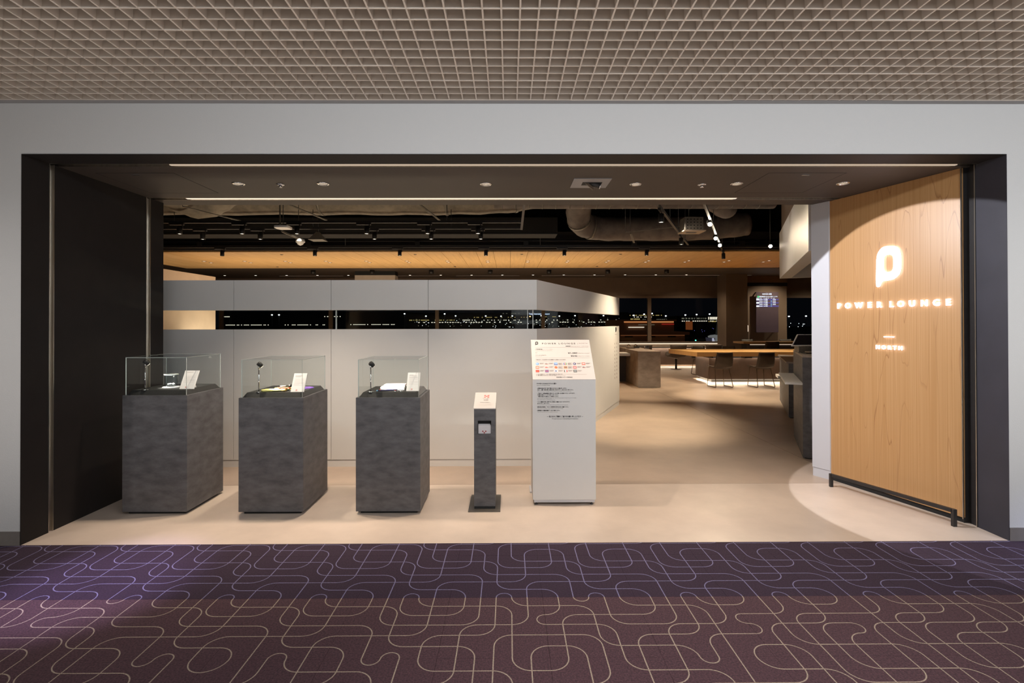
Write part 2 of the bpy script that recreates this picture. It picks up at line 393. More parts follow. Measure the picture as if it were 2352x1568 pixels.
# lounge floor slabs, narrow sunk joints between them
fll = sempty('floor_lounge', 'beige polished concrete floor with thin joints')
B().box(-12, YW, -0.12, 14, 17.95, -0.012).build('subfloor', M['joint'], fll)
def slab(x0, y0, x1, y1, m_='floor'): B().box(x0, y0, -0.012, x1, y1, 0.0).build('floor_slab', M[m_], fll)
JX = 3.197; g_ = 0.004
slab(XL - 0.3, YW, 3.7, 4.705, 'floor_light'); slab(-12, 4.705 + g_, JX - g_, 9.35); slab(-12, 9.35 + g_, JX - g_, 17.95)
slab(JX, 4.705 + g_, 14, 9.35); slab(JX, 9.35 + g_, 14, 17.95)
# front wall of the concourse
wf = sempty('wall_front', 'off-white plaster wall around the dark portal')
B().box(-9, YW, 0, XL - .0032, YW + 0.10, ZH).build('wall_panel', M['plaster'], wf)
B().box(XR + .0032, YW, 0, 9, YW + 0.10, ZH).build('wall_panel', M['plaster'], wf)
B().box(-9, YW, ZH, 9, YW + 0.10, 3.2).build('wall_panel', M['plaster'], wf)
struct(B().box(-9, YW - 0.008, 0.0, XL - 0.004, YW - 0.0005, 0.092).build('baseboard_left', M['base_gray']), 'grey skirting left of the portal')
struct(B().box(XR + 0.004, YW - 0.008, 0.0, 9, YW - 0.0005, 0.088).build('baseboard_right', M['base_gray']), 'grey skirting right of the portal')
# concourse shell out of view
struct(B().box(-9.2, -6.2, 0, 9.2, -6.0, 3.2).build('wall_back', M['plaster']))
struct(B().box(-9.2, -6, 0, -9, YW + .1, 3.2).build('wall_left_concourse', M['plaster']))
struct(B().box(9, -6, 0, 9.2, YW + .1, 3.2).build('wall_right_concourse', M['plaster']))
# ceiling : open-cell grid of slats
cg = sempty('ceiling_grid', 'open-cell suspended ceiling of pale beige slats')
B().box(-9, -6, ZC + 0.13, 9, YW, ZC + 0.18).build('plenum_board', M['plenum'], cg)
B().box(-9, -6, ZC, 9, 1.55, ZC + 0.02).build('ceiling_board', M['plaster'], cg)
B().box(-9, 3.412, ZC, 9, YW - 0.001, ZC + 0.008).m(0).box(-9, 3.408, ZC, 9, 3.412, ZC + 0.08).build('edge_trim', M['trim_gray'], cg)
c_ = 0.09; t_ = 0.0042; hh = 0.085
xm = -0.033 + 0.0
me_y = None
for i in range(-46, 47):
    x = xm + c_*i
    if me_y is None:
        o = B().box(-t_, 1.57, 0, t_, 3.405, hh).build('ceiling_slat', M['grid'], cg, world=False); me_y = o.data
    else:
        o = bpy.data.objects.new('ceiling_slat', me_y); COL.objects.link(o); o.parent = cg
    o.location = (x, 0, ZC + random.uniform(-0.0012, 0.0012))
me_x = None; ml = c_*12
for j in range(0, 20):
    y = 3.40 - c_*j
    off = (j % 2) * 0.0
    for q in range(-4, 4):
        xa = xm + c_*(5 + 12*q) - 0.0
        if me_x is None:
            o = B().box(0.002, -t_, 0, ml - 0.002, t_, hh).build('ceiling_slat', M['grid'], cg, world=False); me_x = o.data
        else:
            o = bpy.data.objects.new('ceiling_slat', me_x); COL.objects.link(o); o.parent = cg
        o.location = (xa, y + random.uniform(-0.002, 0.002), ZC + random.uniform(-0.0016, 0.0010) - 0.0005)
# ---- portal: dark metal jambs, header soffit and steel door channels
pt = sempty('trim_1', 'dark metal portal lining around the lounge entrance')
p = B(); p.box(XL - 0.003, YW - 0.004, 0, XL, YW + .101, ZH).box(XL - .12, YW + .101, 0, XL, 3.66, ZH)
p.build('jamb_panel', M['portal'], pt)
B().box(XL - 0.12, 3.70, 0, XL, 4.635, ZH).build('jamb_panel', M['portal'], pt)
B().box(XL - 0.12, 4.69, 0, XL, 4.866, ZH).build('jamb_panel', M['portal'], pt)
B().box(XL - 0.12, 3.66, 0, XL - 0.025, 3.70, ZH).box(XL - 0.03, 3.66, 0, XL + 0.002, 3.664, ZH).box(XL - 0.03, 3.696, 0, XL + 0.002, 3.70, ZH).build('door_channel', M['steel'], pt)
B().box(XL - 0.12, 4.635, 0, XL - 0.025, 4.69, ZH).box(XL - 0.03, 4.635, 0, XL + 0.002, 4.640, ZH).box(XL - 0.03, 4.685, 0, XL + 0.002, 4.69, ZH).build('door_channel', M['steel'], pt)
B().box(XR, YW - 0.004, 0, XR + 0.003, YW + .101, ZH).box(XR, YW + .101, 0, XR + 0.12, 3.685, ZH).build('jamb_panel', M['portal_r'], pt)
B().box(XR - 0.004, 3.685, 0, XR + 0.12, 3.69, ZH).box(XR - 0.03, 3.765, 0, XR + 0.12, 3.772, ZH).box(XR + 0.01, 3.69, 0, XR + 0.12, 3.765, ZH).build('door_channel', M['blackmetal'], pt)
B().box(XR - 0.006, 3.686, 0, XR + 0.0, 3.692, ZH).box(3.345, 3.757, 0.03, 3.352, 3.764, ZH).build('channel_lip', M['steel'], pt)
# soffit panels (header underside), with two sunk channels
sf = sempty('ceiling_soffit', 'dark brown flat soffit of the entrance portal')
B().box(XL - .003, YW - 0.004, ZH - .003, XR + .003, YW + .101, ZH).box(XL - .12, YW + .101, ZH, XR + .12, 3.668, ZH + 0.05).build('soffit_panel', M['portal'], sf)
B().box(XL - .12, 3.735, ZH, XR + .12, 4.668, ZH + 0.05).build('soffit_panel', M['soffit'], sf)
B().box(XL - .12, 4.745, ZH, XR + .12, 4.945, ZH + 0.05).build('soffit_panel', M['soffit'], sf)
B().box(XL - .12, YW + .1, ZH + 0.05, 14, 4.945, 4.1).build('header_block', M['darkbrown'], sf)
B().box(-2.44, 3.688, ZH - 0.002, 3.26, 3.710, ZH + 0.006).build('led_strip', emis('front_lintel_led', (1.0, .78, .58), .55), sf)
B().box(XL, 3.668, ZH + 0.03, XR, 3.735, ZH + 0.05).box(XL, 3.668, ZH - 0.001, XR, 3.672, ZH + 0.03).box(XL, 3.731, ZH - 0.001, XR, 3.735, ZH + 0.03).build('door_track', M['steel'], sf)
B().box(XL, 4.668, ZH + 0.03, XR, 4.745, ZH + 0.05).box(XL, 4.668, ZH - 0.001, XR, 4.673, ZH + 0.03).box(XL, 4.740, ZH - 0.001, XR, 4.745, ZH + 0.03).build('door_track', M['steel'], sf)
B().box(-2.95, 4.686, ZH - 0.0005, 2.1, 4.716, ZH + 0.010).build('led_strip', emis('soffit_led', (1.0, .80, .62), 1.25), sf)
# access hatches: thin reveal lines with a latch
def hatch(x0, x1, label, latchx):
    t = thing('access_hatch', label, 'ceiling hatch', ((x0 + x1)/2, 4.19, ZH))
    b = B(); y0, y1, q = 3.89, 4.49, 0.004
    for a in ((x0, y0, x1, y0 + q), (x0, y1 - q, x1, y1), (x0, y0, x0 + q, y1), (x1 - q, y0, x1, y1)):
        b.box(a[0], a[1], ZH - 0.0015, a[2], a[3], ZH + 0.001)
    b.build('reveal_edge', M['blackmatte'], t)
    B().box(x0 + .005, y0 + .005, ZH - 0.0012, x1 - .005, y1 - .005, ZH + 0.0005).build('hatch_panel', M['soffit'], t)
    B().box(latchx - .03, 3.928, ZH - 0.006, latchx + .03, 3.942, ZH - 0.001).build('latch', M['chrome'], t)
hatch(-3.13, -2.54, 'flush square access hatch in the soffit above the leftmost plinth', -2.858)
hatch(1.99, 2.587, 'flush square access hatch in the soffit near the maple sign wall', 2.298)

# downlights in the soffit
def downlight(x, y, label):
    t = thing('soffit_downlight', label, 'ceiling light', (x, y, ZH), 'recessed round downlights in the portal soffit')
    B().lathe([(0.050, -0.001), (0.050, -0.004), (0.041, -0.006), (0.034, 0.004), (0.030, 0.03)], (x, y, ZH)).build('rim', M['chrome'], t)
    B().lathe([(0.0, 0.012), (0.033, 0.012), (0.033, 0.016), (0, 0.016)], (x, y, ZH - 0.012)).build('lamp_lens', M['lensdim'], t)
    spot('downlight_lamp', (x, y, ZH - 0.012), (x + random.uniform(-.05, .05), y + 0.18, 0), 92, 10 if x > 2.5 else (85 if x > 1.5 else (84 if x > .5 else 160)), NEUT, 1.0, 0.03)
for (x, y), l in zip([(-2.209, 4.193), (-1.52, 4.194), (-0.187, 4.209), (1.049, 4.211), (1.88, 4.198), (2.751, 4.186)],
        ['recessed round downlight in the soffit, first from the left', 'recessed round downlight in the soffit, second from the left', 'recessed round downlight in the soffit above the narrow brochure post',
         'recessed round downlight just right of the square projector plate', 'recessed round downlight touching the corner of the right access hatch', 'recessed round downlight nearest the maple sign wall']):
    downlight(x, y, l)
def sprinkler(x, y, z, label, name='sprinkler_head'):
    t = thing(name, label, 'sprinkler', (x, y, z))
    B().lathe([(0.034, -0.001), (0.034, -0.004), (0.014, -0.010)], (x, y, z)).build('escutcheon', M['chrome'], t)
    B().cyl((x, y, z - 0.004), (x, y, z - 0.022), 0.009).lathe([(0, -0.026), (0.016, -0.024), (0.016, -0.021), (0, -0.02)], (x, y, z)).build('deflector', M['chrome'], t)
sprinkler(-1.88, 4.22, ZH, 'small chrome sprinkler between the two leftmost soffit downlights')
sprinkler(1.602, 4.224, ZH, 'small chrome sprinkler in the soffit right of the projector plate')
# projector plate
pj = thing('projector_light', 'square beige ceiling plate with a tilted black projector lamp', 'projector', (0.667, 4.17, ZH))
B().box(0.518, 4.032, ZH - 0.006, 0.818, 4.305, ZH).build('mounting_plate', M['trim_gray'], pj)
B().box(0.60, 4.13, ZH - 0.0075, 0.76, 4.22, ZH - 0.0055).build('aperture', M['blackmatte'], pj)
hd = B().cyl((0.635, 4.18, ZH + 0.012), (0.745, 4.165, ZH - 0.028), 0.024, 14).build('lamp_head', M['blackmetal'], pj)
B().extr([(0.625, 4.15, ZH - 0.008), (0.685, 4.15, ZH - 0.062), (0.70, 4.15, ZH - 0.050), (0.65, 4.15, ZH - 0.006)], (0, 0.012, 0)).build('bracket', M['bronze'], pj)
B().cyl((0.745, 4.165, ZH - 0.028), (0.752, 4.164, ZH - 0.0305), 0.0225, 14).build('lamp_lens', M['chrome'], hd)
dm = thing('dome_camera', 'small glossy dome camera hanging under the far edge of the soffit', 'camera', (1.376, 5.35, 2.78))
B().lathe([(0, 1.32), (0.012, 1.32), (0.012, 0.06), (0.05, 0.05), (0.062, 0.02), (0.062, 0.0)], (1.376, 5.35, 2.78)).build('housing', M['blackmetal'], dm)
B().lathe([(0.05, 0.0), (0.046, -0.02), (0.03, -0.04), (0, -0.05)], (1.376, 5.35, 2.78)).build('dome', M['chrome'], dm)

# ---- maple sign wall (right), white wall end
Nn = Vector((3.352, 3.76, 0)); Ff = Vector((3.028, 4.801, 0)); Dw = (Nn - Ff).normalized(); Lw = (Nn - Ff).length
Pw = Vector((Dw.y, -Dw.x, 0))      # faces left/front
if Pw.x > 0: Pw = -Pw
wr = sempty('wall_right', 'maple veneer sign wall and white wall end on the right of the entrance')
mwood = frame(Ff, Dw, (0, 0, 1))
b = B(); b.box(0, 0, 0, 1, 1, 1)
me = bpy.data.meshes.new('maple_panel')
o = B()
o.extr([Vector((0, 0, 0.04)), Vector((Lw, 0, 0.04)), Vector((Lw, 0, ZH - 0.002)), Vector((0, 0, ZH - 0.002))], (0, 0.06, 0))
mp = o.build('maple_panel', M['maple'], wr, world=False)
mp.matrix_local = Matrix(((Dw.x, -Pw.x, 0, Ff.x), (Dw.y, -Pw.y, 0, Ff.y), (0, 0, 1, 0), (0, 0, 0, 1)))
q0 = Ff - Pw*0.012; q1 = Nn - Pw*0.012
B().extr([(q0.x, q0.y, 0), (q1.x, q1.y, 0), (q1.x, q1.y, 0.04), (q0.x, q0.y, 0.04)], -Pw*0.05).build('plinth_base', M['blackmatte'], wr)
E0 = Vector((3.018, 4.80, 0)); E1 = Vector((2.942, 4.953, 0))
B().prism([(E0.x, E0.y), (E1.x, E1.y), (2.975, 4.985), (3.3, 5.0), (3.3, 4.80)], 0.085, ZH - 0.001).build('wall_end', M['whitepaint'], wr)
B().prism([(E0.x + .006, E0.y), (E1.x + .006, E1.y), (2.98, 4.98), (3.3, 5.0), (3.3, 4.80)], 0.0, 0.085).build('skirting', M['whitepaint'], wr)
B().box(3.3, 4.86, 0, 13.5, 4.94, ZH).build('wall_panel', M['whitepaint'], wr)
# illuminated sign letters
sg = thing('illuminated_sign', 'glowing white emblem and lettering mounted on the maple wall', 'sign', (3.15, 4.40, 1.6))
def onw(s, z, off=0.004): v = Ff + Dw*s + Pw*off; return (v.x, v.y, z)
EMB = [(0.457,1.992),(0.46,2.028),(0.467,2.062),(0.482,2.089),(0.504,2.111),(0.532,2.12),(0.574,2.119),(0.608,2.112),(0.632,2.096),(0.647,2.07),(0.655,2.035),(0.658,1.99),(0.657,1.942),(0.653,1.909),(0.641,1.879),(0.617,1.854),(0.586,1.838),(0.544,1.832),(0.513,1.831),(0.502,1.826),(0.493,1.815),(0.482,1.793),(0.475,1.785),(0.467,1.783),(0.46,1.786),(0.455,1.796),(0.4535,1.828),(0.4545,1.907)]
INN = [(0.514,1.986),(0.516,2.021),(0.523,2.039),(0.539,2.048),(0.563,2.048),(0.584,2.042),(0.596,2.029),(0.6,2.004),(0.6,1.962),(0.598,1.931),(0.59,1.913),(0.576,1.904),(0.555,1.902),(0.534,1.906),(0.52,1.918),(0.514,1.94)]
def ring_face(outer, inner):
    cu = bpy.data.curves.new('e', 'CURVE'); cu.dimensions = '2D'; cu.fill_mode = 'BOTH'; cu.extrude = 0.006
    for pts in (outer, inner):
        sp = cu.splines.new('POLY'); sp.points.add(len(pts) - 1); sp.use_cyclic_u = True
        for pnt, q in zip(sp.points, pts): pnt.co = (q[0], q[1], 0, 1)
    ob = bpy.data.objects.new('e', cu); COL.objects.link(ob); bpy.context.view_layer.update()
    me = bpy.data.meshes.new_from_object(ob.evaluated_get(bpy.context.evaluated_depsgraph_get()))
    bpy.data.objects.remove(ob); return me
def smoothloop(pts, n=4):
    out = []; m = len(pts)
    for i in range(m):
        p0, p1, p2, p3 = [Vector(pts[(i + k) % m]) for k in (-1, 0, 1, 2)]
        for k in range(n):
            t = k / n
            out.append(tuple(0.5*((2*p1) + (p2 - p0)*t + (2*p0 - 5*p1 + 4*p2 - p3)*t*t + (3*p1 - p0 - 3*p2 + p3)*t**3)))
    return out
EMBS, INNS = smoothloop(EMB), smoothloop(INN)
wm = frame(Ff + Pw*0.010, Dw, (0, 0, 1))
place(ring_face(EMBS, INNS), 'emblem', M['led'], wm, sg)
for ch, s_, z in [('P',.1,1.609),('O',.187,1.609),('W',.291,1.609),('E',.389,1.609),('R',.474,1.609),('L',.578,1.609),('O',.654,1.609),('U',.742,1.609),('N',.834,1.609),('G',.921,1.609),('E',1.003,1.609)]:
    place(text(ch, 0.069, 'CENTER', 0.0014, 1, 0.005), 'letter', M['led'], wm @ Matrix.Translation((s_, z, 0)), sg)
for ch, s_ in zip('NORTH', (.461, .511, .56, .603, .649)):
    place(text(ch, 0.0455, 'CENTER', 0.001, 1, 0.004), 'letter', M['led'], wm @ Matrix.Translation((s_, 1.2545, 0)), sg)
b = B(); b.extr([onw(.513, 1.3555), onw(.596, 1.3555), onw(.596, 1.3625), onw(.513, 1.3625)], Pw*0.008); b.build('dash', M['led'], sg)
# kick rail
kr = thing('kick_rail', 'low black square-bar rail on the floor before the maple wall', 'rail', (3.07, 4.15, 0))
A_, B_ = Vector((3.231, 3.705, 0)), Vector((2.904, 4.605, 0)); h_ = 0.0125
B()._bar(A_, A_ + Vector((0, 0, 0.124)), h_).build('rail_post', M['blackmetal'], kr)
B()._bar(B_, B_ + Vector((0, 0, 0.118)), h_).build('rail_post', M['blackmetal'], kr)
dd = (B_ - A_).normalized()*h_
B()._bar(A_ + dd + Vector((0, 0, .1115)), B_ - dd + Vector((0, 0, .1055)), h_).build('rail_bar', M['blackmetal'], kr)

# ---- white partition with a glazed slot
PY = 5.303; PT = 0.10; cr = Vector((0.29, PY, 0)); pe = Vector((2.0, 9.25, 0))
ptn = sempty('wall_partition', 'white panelled partition with a long glass slot behind the plinths')
seams = [-6.2, -4.7, -2.842, -1.839, -0.834, 0.29]
for a, c in zip(seams, seams[1:]):
    for z0, z1, nm in ((0.075, 1.420, 'lower_panel'), (1.619, 1.929, 'upper_panel')):
        if c == 0.29:
            B().prism([(a + .002, PY), (c, PY), (c + .03, PY + PT), (a + .002, PY + PT)], z0, z1).build(nm, M['white'], ptn)
        else:
            B().box(a + .002, PY, z0, c - .002, PY + PT, z1).build(nm, M['white'], ptn)
    B().box(a, PY + 0.006, 0.0, c, PY + PT - .006, 0.072).build('skirting', M['white'], ptn)
dv = (pe - cr).normalized(); nv = Vector((-dv.y, dv.x, 0)); e2 = pe + nv*PT; e1 = Vector((0.29 - 0.0, PY + PT + .02, 0))
for z0, z1, nm in ((0.075, 1.420, 'lower_panel'), (1.619, 1.929, 'upper_panel')):
    B().prism([(cr.x, cr.y), (pe.x, pe.y), (e2.x, e2.y), (e1.x - .0, e1.y)], z0, z1).build(nm, M['white'], ptn)
B().prism([(cr.x - .006, cr.y + .006), (pe.x - .006, pe.y), (e2.x, e2.y), (e1.x - .0, e1.y)], 0, 0.072).build('skirting', M['white'], ptn)
gx = [-6.2, -1.80, 0.19, ]
for a, c in zip(gx, gx[1:]):
    B().box(a + .003, PY + .045, 1.420, c - .003, PY + .055, 1.619).build('glass_pane', M['sglass'], ptn)
ga = Vector((0.26, PY + .05, 0)); gb = Vector((1.93, 9.20, 0)); gm = ga.lerp(gb, 0.62)
for a, c in ((ga, gm), (gm, gb)):
    B().prism([(a.x, a.y + .004), (c.x, c.y - .004), (c.x + nv.x*.01, c.y - .004 + nv.y*.01), (a.x + nv.x*.01, a.y + .004 + nv.y*.01)], 1.420, 1.619).build('glass_pane', M['sglass'], ptn)
B().box(0.192, PY + .04, 1.42, 0.200, PY + .06, 1.619).box(-1.806, PY + .04, 1.42, -1.796, PY + .06, 1.619).box(0.248, PY + .05, 1.42, 0.256, PY + .07, 1.619).build('glass_joint', M['vedge'], ptn)
# printed sign on the angled end of the partition
pr_ = thing('partition_print', 'small dark printed emblem and guide text near the end of the partition', 'sign', (1.9, 9.0, 1.2))
fa = frame(cr + dv*((pe - cr).length - 0.42) - nv*0.003, dv, (0, 0, 1))
place(ring_face([((x - .555)*0.26, (z - 1.95)*0.26) for x, z in EMBS], [((x - .555)*0.26, (z - 1.95)*0.26) for x, z in INNS]), 'emblem', M['ink'], fa @ Matrix.Translation((0.10, 1.36, 0)), pr_)
place(text('POWER LOUNGE', 0.022, 'CENTER', 0.0003), 'lettering', M['inkgray'], fa @ Matrix.Translation((0.10, 1.27, 0)), pr_)
b = B()
for k in range(10):
    for cxx in (0.02, 0.17):
        z = 1.10 - k*0.066
        v0 = cr + dv*((pe - cr).length - 0.42 + cxx - .02) - nv*0.0025; v1 = v0 + dv*0.03
        b.face([(v0.x, v0.y, z), (v1.x, v1.y, z), (v1.x, v1.y, z + 0.03), (v0.x, v0.y, z + 0.03)])
gt = b.build('guide_text', M['inkgray'], pr_); gt['kind'] = 'stuff'

# ================================================================== PLINTHS AND VITRINES
def plinth(x0, x1, y0, y1, h, label):
    t = thing('display_plinth', label, 'plinth', ((x0 + x1)/2, (y0 + y1)/2, 0), 'dark stone display plinths')
    B().box(x0, y0, 0.022, x1, y1, h).build('body', M['stone'], t, bevel=0.002)
    B().box(x0 + .03, y0 + .03, 0, x1 - .03, y1 - .03, 0.024).build('base', M['blackmatte'], t)
    return t
def vitrine(x0, x1, y0, y1, z, hh, label):
    t = thing('glass_case', label, 'display case', ((x0 + x1)/2, (y0 + y1)/2, z), 'glass display cases on the plinths')
    i = 0.014; a0, a1, b0, b1 = x0 + i, x1 - i, y0 + i, y1 - i; g = 0.005; e = 0.0015
    mm = (M['vglass'], M['vedge'])
    def pane(*q):
        ob = B().box(*q).build('glass_pane', mm, t)
        dims = (q[3]-q[0], q[4]-q[1], q[5]-q[2]); ax = dims.index(min(dims))
        for pf in ob.data.polygons:
            if abs(pf.normal[ax]) < 0.5: pf.material_index = 1
    pane(a0, b0, z, a1, b0 + g, z + hh); pane(a0, b1 - g, z, a1, b1, z + hh)
    pane(a0, b0 + g, z, a0 + g, b1 - g, z + hh); pane(a1 - g, b0 + g, z, a1, b1 - g, z + hh)
    pane(a0 + g, b0 + g, z + hh - g, a1 - g, b1 - g, z + hh)
    k = g + .002; o = 0.03
    B().prism([(a0 + k, b0 + k), (a1 - k, b0 + k), (a1 - k, b1 - k), (a0 + k, b1 - k)], z, z + 0.036,
              [(a0 + o, b0 + o), (a1 - o, b0 + o), (a1 - o, b1 - o), (a0 + o, b1 - o)]).build('fabric_deck', M['blackmatte'], t)
def minispot(x, y, z, label, tgt):
    t = thing('mini_spotlight', label, 'spotlight', (x, y, z), 'slim chrome spotlights inside the cases')
    B().lathe([(0, 0), (0.022, 0), (0.022, 0.004), (0.006, 0.006)], (x, y, z)).build('base', M['chrome'], t)
    B().cyl((x, y, z + .004), (x, y, z + 0.195), 0.0042).cyl((x, y, z + .185), (x, y, z + 0.215), 0.006).build('stem', M['chrome'], t)
    d = (Vector(tgt) - Vector((x, y, z + .225))).normalized(); c = Vector((x, y, z + 0.225)) + d*0.01
    h = B().cyl(c - d*0.018, c + d*0.022, 0.016, 14)
    for k in (-0.012, -0.004, 0.004, 0.012): h.cyl(c + d*(k - .0015), c + d*(k + .0015), 0.019, 14)
    ho = h.build('lamp_head', M['blackmetal'], t)
    B().cyl(c + d*.022, c + d*.0235, 0.0135, 14).build('lamp_lens', M['lens'], ho)
    spot('case_lamp', c + d*0.03, tgt, 54, 26, (1.0, 0.93, 0.82), 0.6, 0.008)
P1 = (-3.003, -2.502, 3.995, 4.499); P2 = (-2.098, -1.597, 3.985, 4.515); P3 = (-1.191, -0.690, 3.987, 4.46)
ZP = [0.925, 0.905, 0.904]; nm = ['leftmost', 'middle', 'rightmost']
inside = ['holding the glass jug', 'holding the yellow gloves', 'holding the pale boxes and pens']
PL = [P1, P2, P3]
plinth(*P1, ZP[0], 'dark grey stone display plinth at the left, under the glass jug case')
plinth(*P2, ZP[1], 'dark grey stone display plinth in the middle, under the yellow gloves case')
plinth(*P3, ZP[2], 'dark grey stone display plinth beside the brochure post, under the pale boxes case')
for k in range(3):
    vitrine(*PL[k], ZP[k], 0.295, 'frameless glass display case ' + inside[k])
dz = [z + 0.036 for z in ZP]
minispot(-2.862, 4.045, dz[0], 'slim chrome spotlight standing left of the glass jug', (-2.74, 4.22, dz[0]))
minispot(-1.970, 4.045, dz[1], 'slim chrome spotlight standing left of the yellow gloves', (-1.82, 4.17, dz[1]))
minispot(-1.090, 4.045, dz[2], 'slim chrome spotlight standing left of the pale boxes', (-0.92, 4.22, dz[2]))
# caption cards leaning back
def card(x0, x1, y, z, label, kind):
    t = thing('caption_card', label, 'card', ((x0 + x1)/2, y, z), 'white caption cards in the cases')
    L = 0.158; a = math.radians(28); ey = Vector((0, math.sin(a), math.cos(a))); o = Vector((x0, y, z))
    ex = Vector((1, 0, 0)); nrm = ex.cross(ey)
    w_ = x1 - x0
    B().extr([o, o + ex*w_, o + ex*w_ + ey*L, o + ey*L], -nrm*0.006).build('board', M['card'], t)
    yb = y + math.sin(a)*L*0.8
    B().extr([(x0 + w_*.4, y + 0.03, z), (x0 + w_*.4, yb + .05, z), (x0 + w_*.4, yb + .002, z + L*.68)], (w_*.2, 0, 0)).build('easel_back', M['card'], t)
    f0 = frame(o + nrm*0.0008, ex, ey)
    heads = {0: [(.90, .5)], 1: [(.86, .55), (.80, .42)], 2: [(.86, .32), (.81, .60), (.735, .66)]}[kind]
    b = B()
    for fy, ww in heads: b.face([f0 @ Vector(v) for v in ((w_*.14, L*fy, 0), (w_*(.14 + ww), L*fy, 0), (w_*(.14 + ww), L*fy + .0028, 0), (w_*.14, L*fy + .0028, 0))])
    b.build('heading_lines', M['inkpale'], t)
    b = B()
    for k in range(9):
        yy = L*(.70 - .045*k); ww = w_*(.72 if k % 4 != 3 else .4)
        q = [f0 @ Vector(v) for v in ((w_*.14, yy, 0), (w_*.14 + ww, yy, 0), (w_*.14 + ww, yy + .0012, 0), (w_*.14, yy + .0012, 0))]
        b.face(q)
    b.build('text_lines', M['inkpale'], t)
    b = B()
    for dx, dy in ((-.004, .004), (.004, .004), (0, 0), (-.004, -.004), (.004, -.004)):
        b.face([f0 @ Vector((w_*.42 + dx + i*.0024, L*.09 + dy + j*.0016, 0)) for i, j in ((-1, -1), (1, -1), (1, 1), (-1, 1))])
    b.build('red_logo', M['red'], t)
card(-2.632, -2.517, 4.105, dz[0], 'white caption card leaning beside the glass jug', 0)
card(-1.728, -1.622, 4.060, dz[1], 'white caption card leaning in front of the purple loop', 1)
card(-0.822, -0.720, 4.100, dz[2], 'white caption card leaning in front of the pale boxes', 2)
# exhibit 1: glass jug on a white mat
M['jug'] = glass('jug_glass', (0.93, 0.96, 0.97), 2.2)
jx, jy, jz = -2.775, 4.225, dz[0]
o = B(); o.lathe([(0, 0.001), (0.058, 0.001), (0.064, 0.003), (0.058, 0.0045), (0, 0.0045)], (jx, jy, jz), 24)
tag(o.build('round_mat', M['card']), 'round white mat under the glass jug', 'mat')
jg = thing('glass_jug', 'clear glass jug with handle and spout on a white mat', 'jug', (jx, jy, jz + .0045))
B().lathe([(0, 0.0), (0.043, 0.0), (0.048, 0.006), (0.047, 0.092), (0.051, 0.100), (0.047, 0.098), (0.043, 0.090), (0.043, 0.010), (0, 0.008)], (jx, jy, jz + .005), 24).build('body', M['jug'], jg)
B().tube([(jx + .045, jy, jz + .097), (jx + .066, jy, jz + .094), (jx + .074, jy, jz + .078), (jx + .07, jy, jz + .05), (jx + .047, jy, jz + .03)], 0.004, 8).build('handle', M['jug'], jg)
B().lathe([(0.048, 0.0985), (0.051, 0.1015), (0.0525, 0.100), (0.050, 0.097)], (jx, jy, jz + .005), 24).build('rim', M['vedge'], jg)
b = B()
for k in range(5):
    a = k*1.257; b.lathe([(0, 0), (0.014, 0.004), (0.010, 0.016), (0, 0.02)], (jx + .018*math.cos(a), jy + .018*math.sin(a), jz + .014), 8)
tag(b.build('paper_flower', M['card']), 'crumpled white paper flower inside the glass jug', 'flower')
# exhibit 2: pair of yellow gloves, pocket torch, purple loop
yel = mat('yellow_knit', (0.60, 0.56, 0.20), 0.9, noise=(60, 0.2), bump=(200, 0.4))
orng = mat('ochre_knit', (0.62, 0.42, 0.12), 0.9, noise=(60, 0.2))
def glove(x, y, z, rot, label, thick):
    t = thing('knit_glove', label, 'glove', (x, y, z)); 
    b = B(); mw = Matrix.Translation((x, y, z)) @ Matrix.Rotation(rot, 4, 'Z')
    def blob(p, q, r0, r1):
        P0, P1 = mw @ Vector((*p, thick*.5)), mw @ Vector((*q, thick*.5))
        b.tube([P0, P0.lerp(P1, .12), P0.lerp(P1, .5), P0.lerp(P1, .88), P1], [r0*.5, r0, (r0 + r1)/2, r1, r1*.4], 10, ry=thick*.5)
    blob((-.03, 0), (.06, 0), .042, .042)
    for k, (dy, l) in enumerate(((.030, .055), (.011, .07), (-.010, .065), (-.030, .05))): blob((.04, dy*.9), (.06 + l, dy*1.25), .012, .010)
    blob((0, -.03), (.035, -.075), .014, .011)
    b.build('knit_body', yel, t)
    c = B(); P0, P1 = mw @ Vector((-.055, 0, thick*.5)), mw @ Vector((-.028, 0, thick*.5)); c.tube([P0, P1], .045, 12, ry=thick*.62); c.build('cuff', orng, t)
glove(-1.80, 4.215, dz[1], 2.9, 'yellow knitted glove lying flat at the back of the middle case', 0.014)
glove(-1.84, 4.110, dz[1], 3.35, 'yellow knitted glove lying flat at the front of the middle case', 0.017)
tr = thing('pocket_torch', 'grey and black pocket torch lying on the yellow gloves', 'torch', (-1.80, 4.15, dz[1] + .018))
B().cyl((-1.845, 4.135, dz[1] + .031), (-1.785, 4.165, dz[1] + .034), 0.0085).build('grip', M['steel'], tr)
B().cyl((-1.785, 4.165, dz[1] + .034), (-1.765, 4.175, dz[1] + .035), 0.0125).build('torch_head', M['blackmetal'], tr)
o = B().tube([(-1.855, 4.13, dz[1] + .024), (-1.83, 4.10, dz[1] + .025), (-1.80, 4.115, dz[1] + .025), (-1.775, 4.10, dz[1] + .025), (-1.75, 4.115, dz[1] + .025)], 0.0045, 8).build('red_cord', M['red'])
tag(o, 'short red cord lying across the front yellow glove', 'cord')
pur = mat('purple_cord', (0.22, 0.09, 0.52), 0.6, noise=(40, 0.2))
o = B().tube([(-1.690 + .062*math.cos(a*PI/10), 4.27 + .045*math.sin(a*PI/10), dz[1] + .005) for a in range(20)], 0.005, 8, closed=True).build('cord_loop', pur)
tag(o, 'purple cord loop lying behind the caption card in the middle case', 'cord')
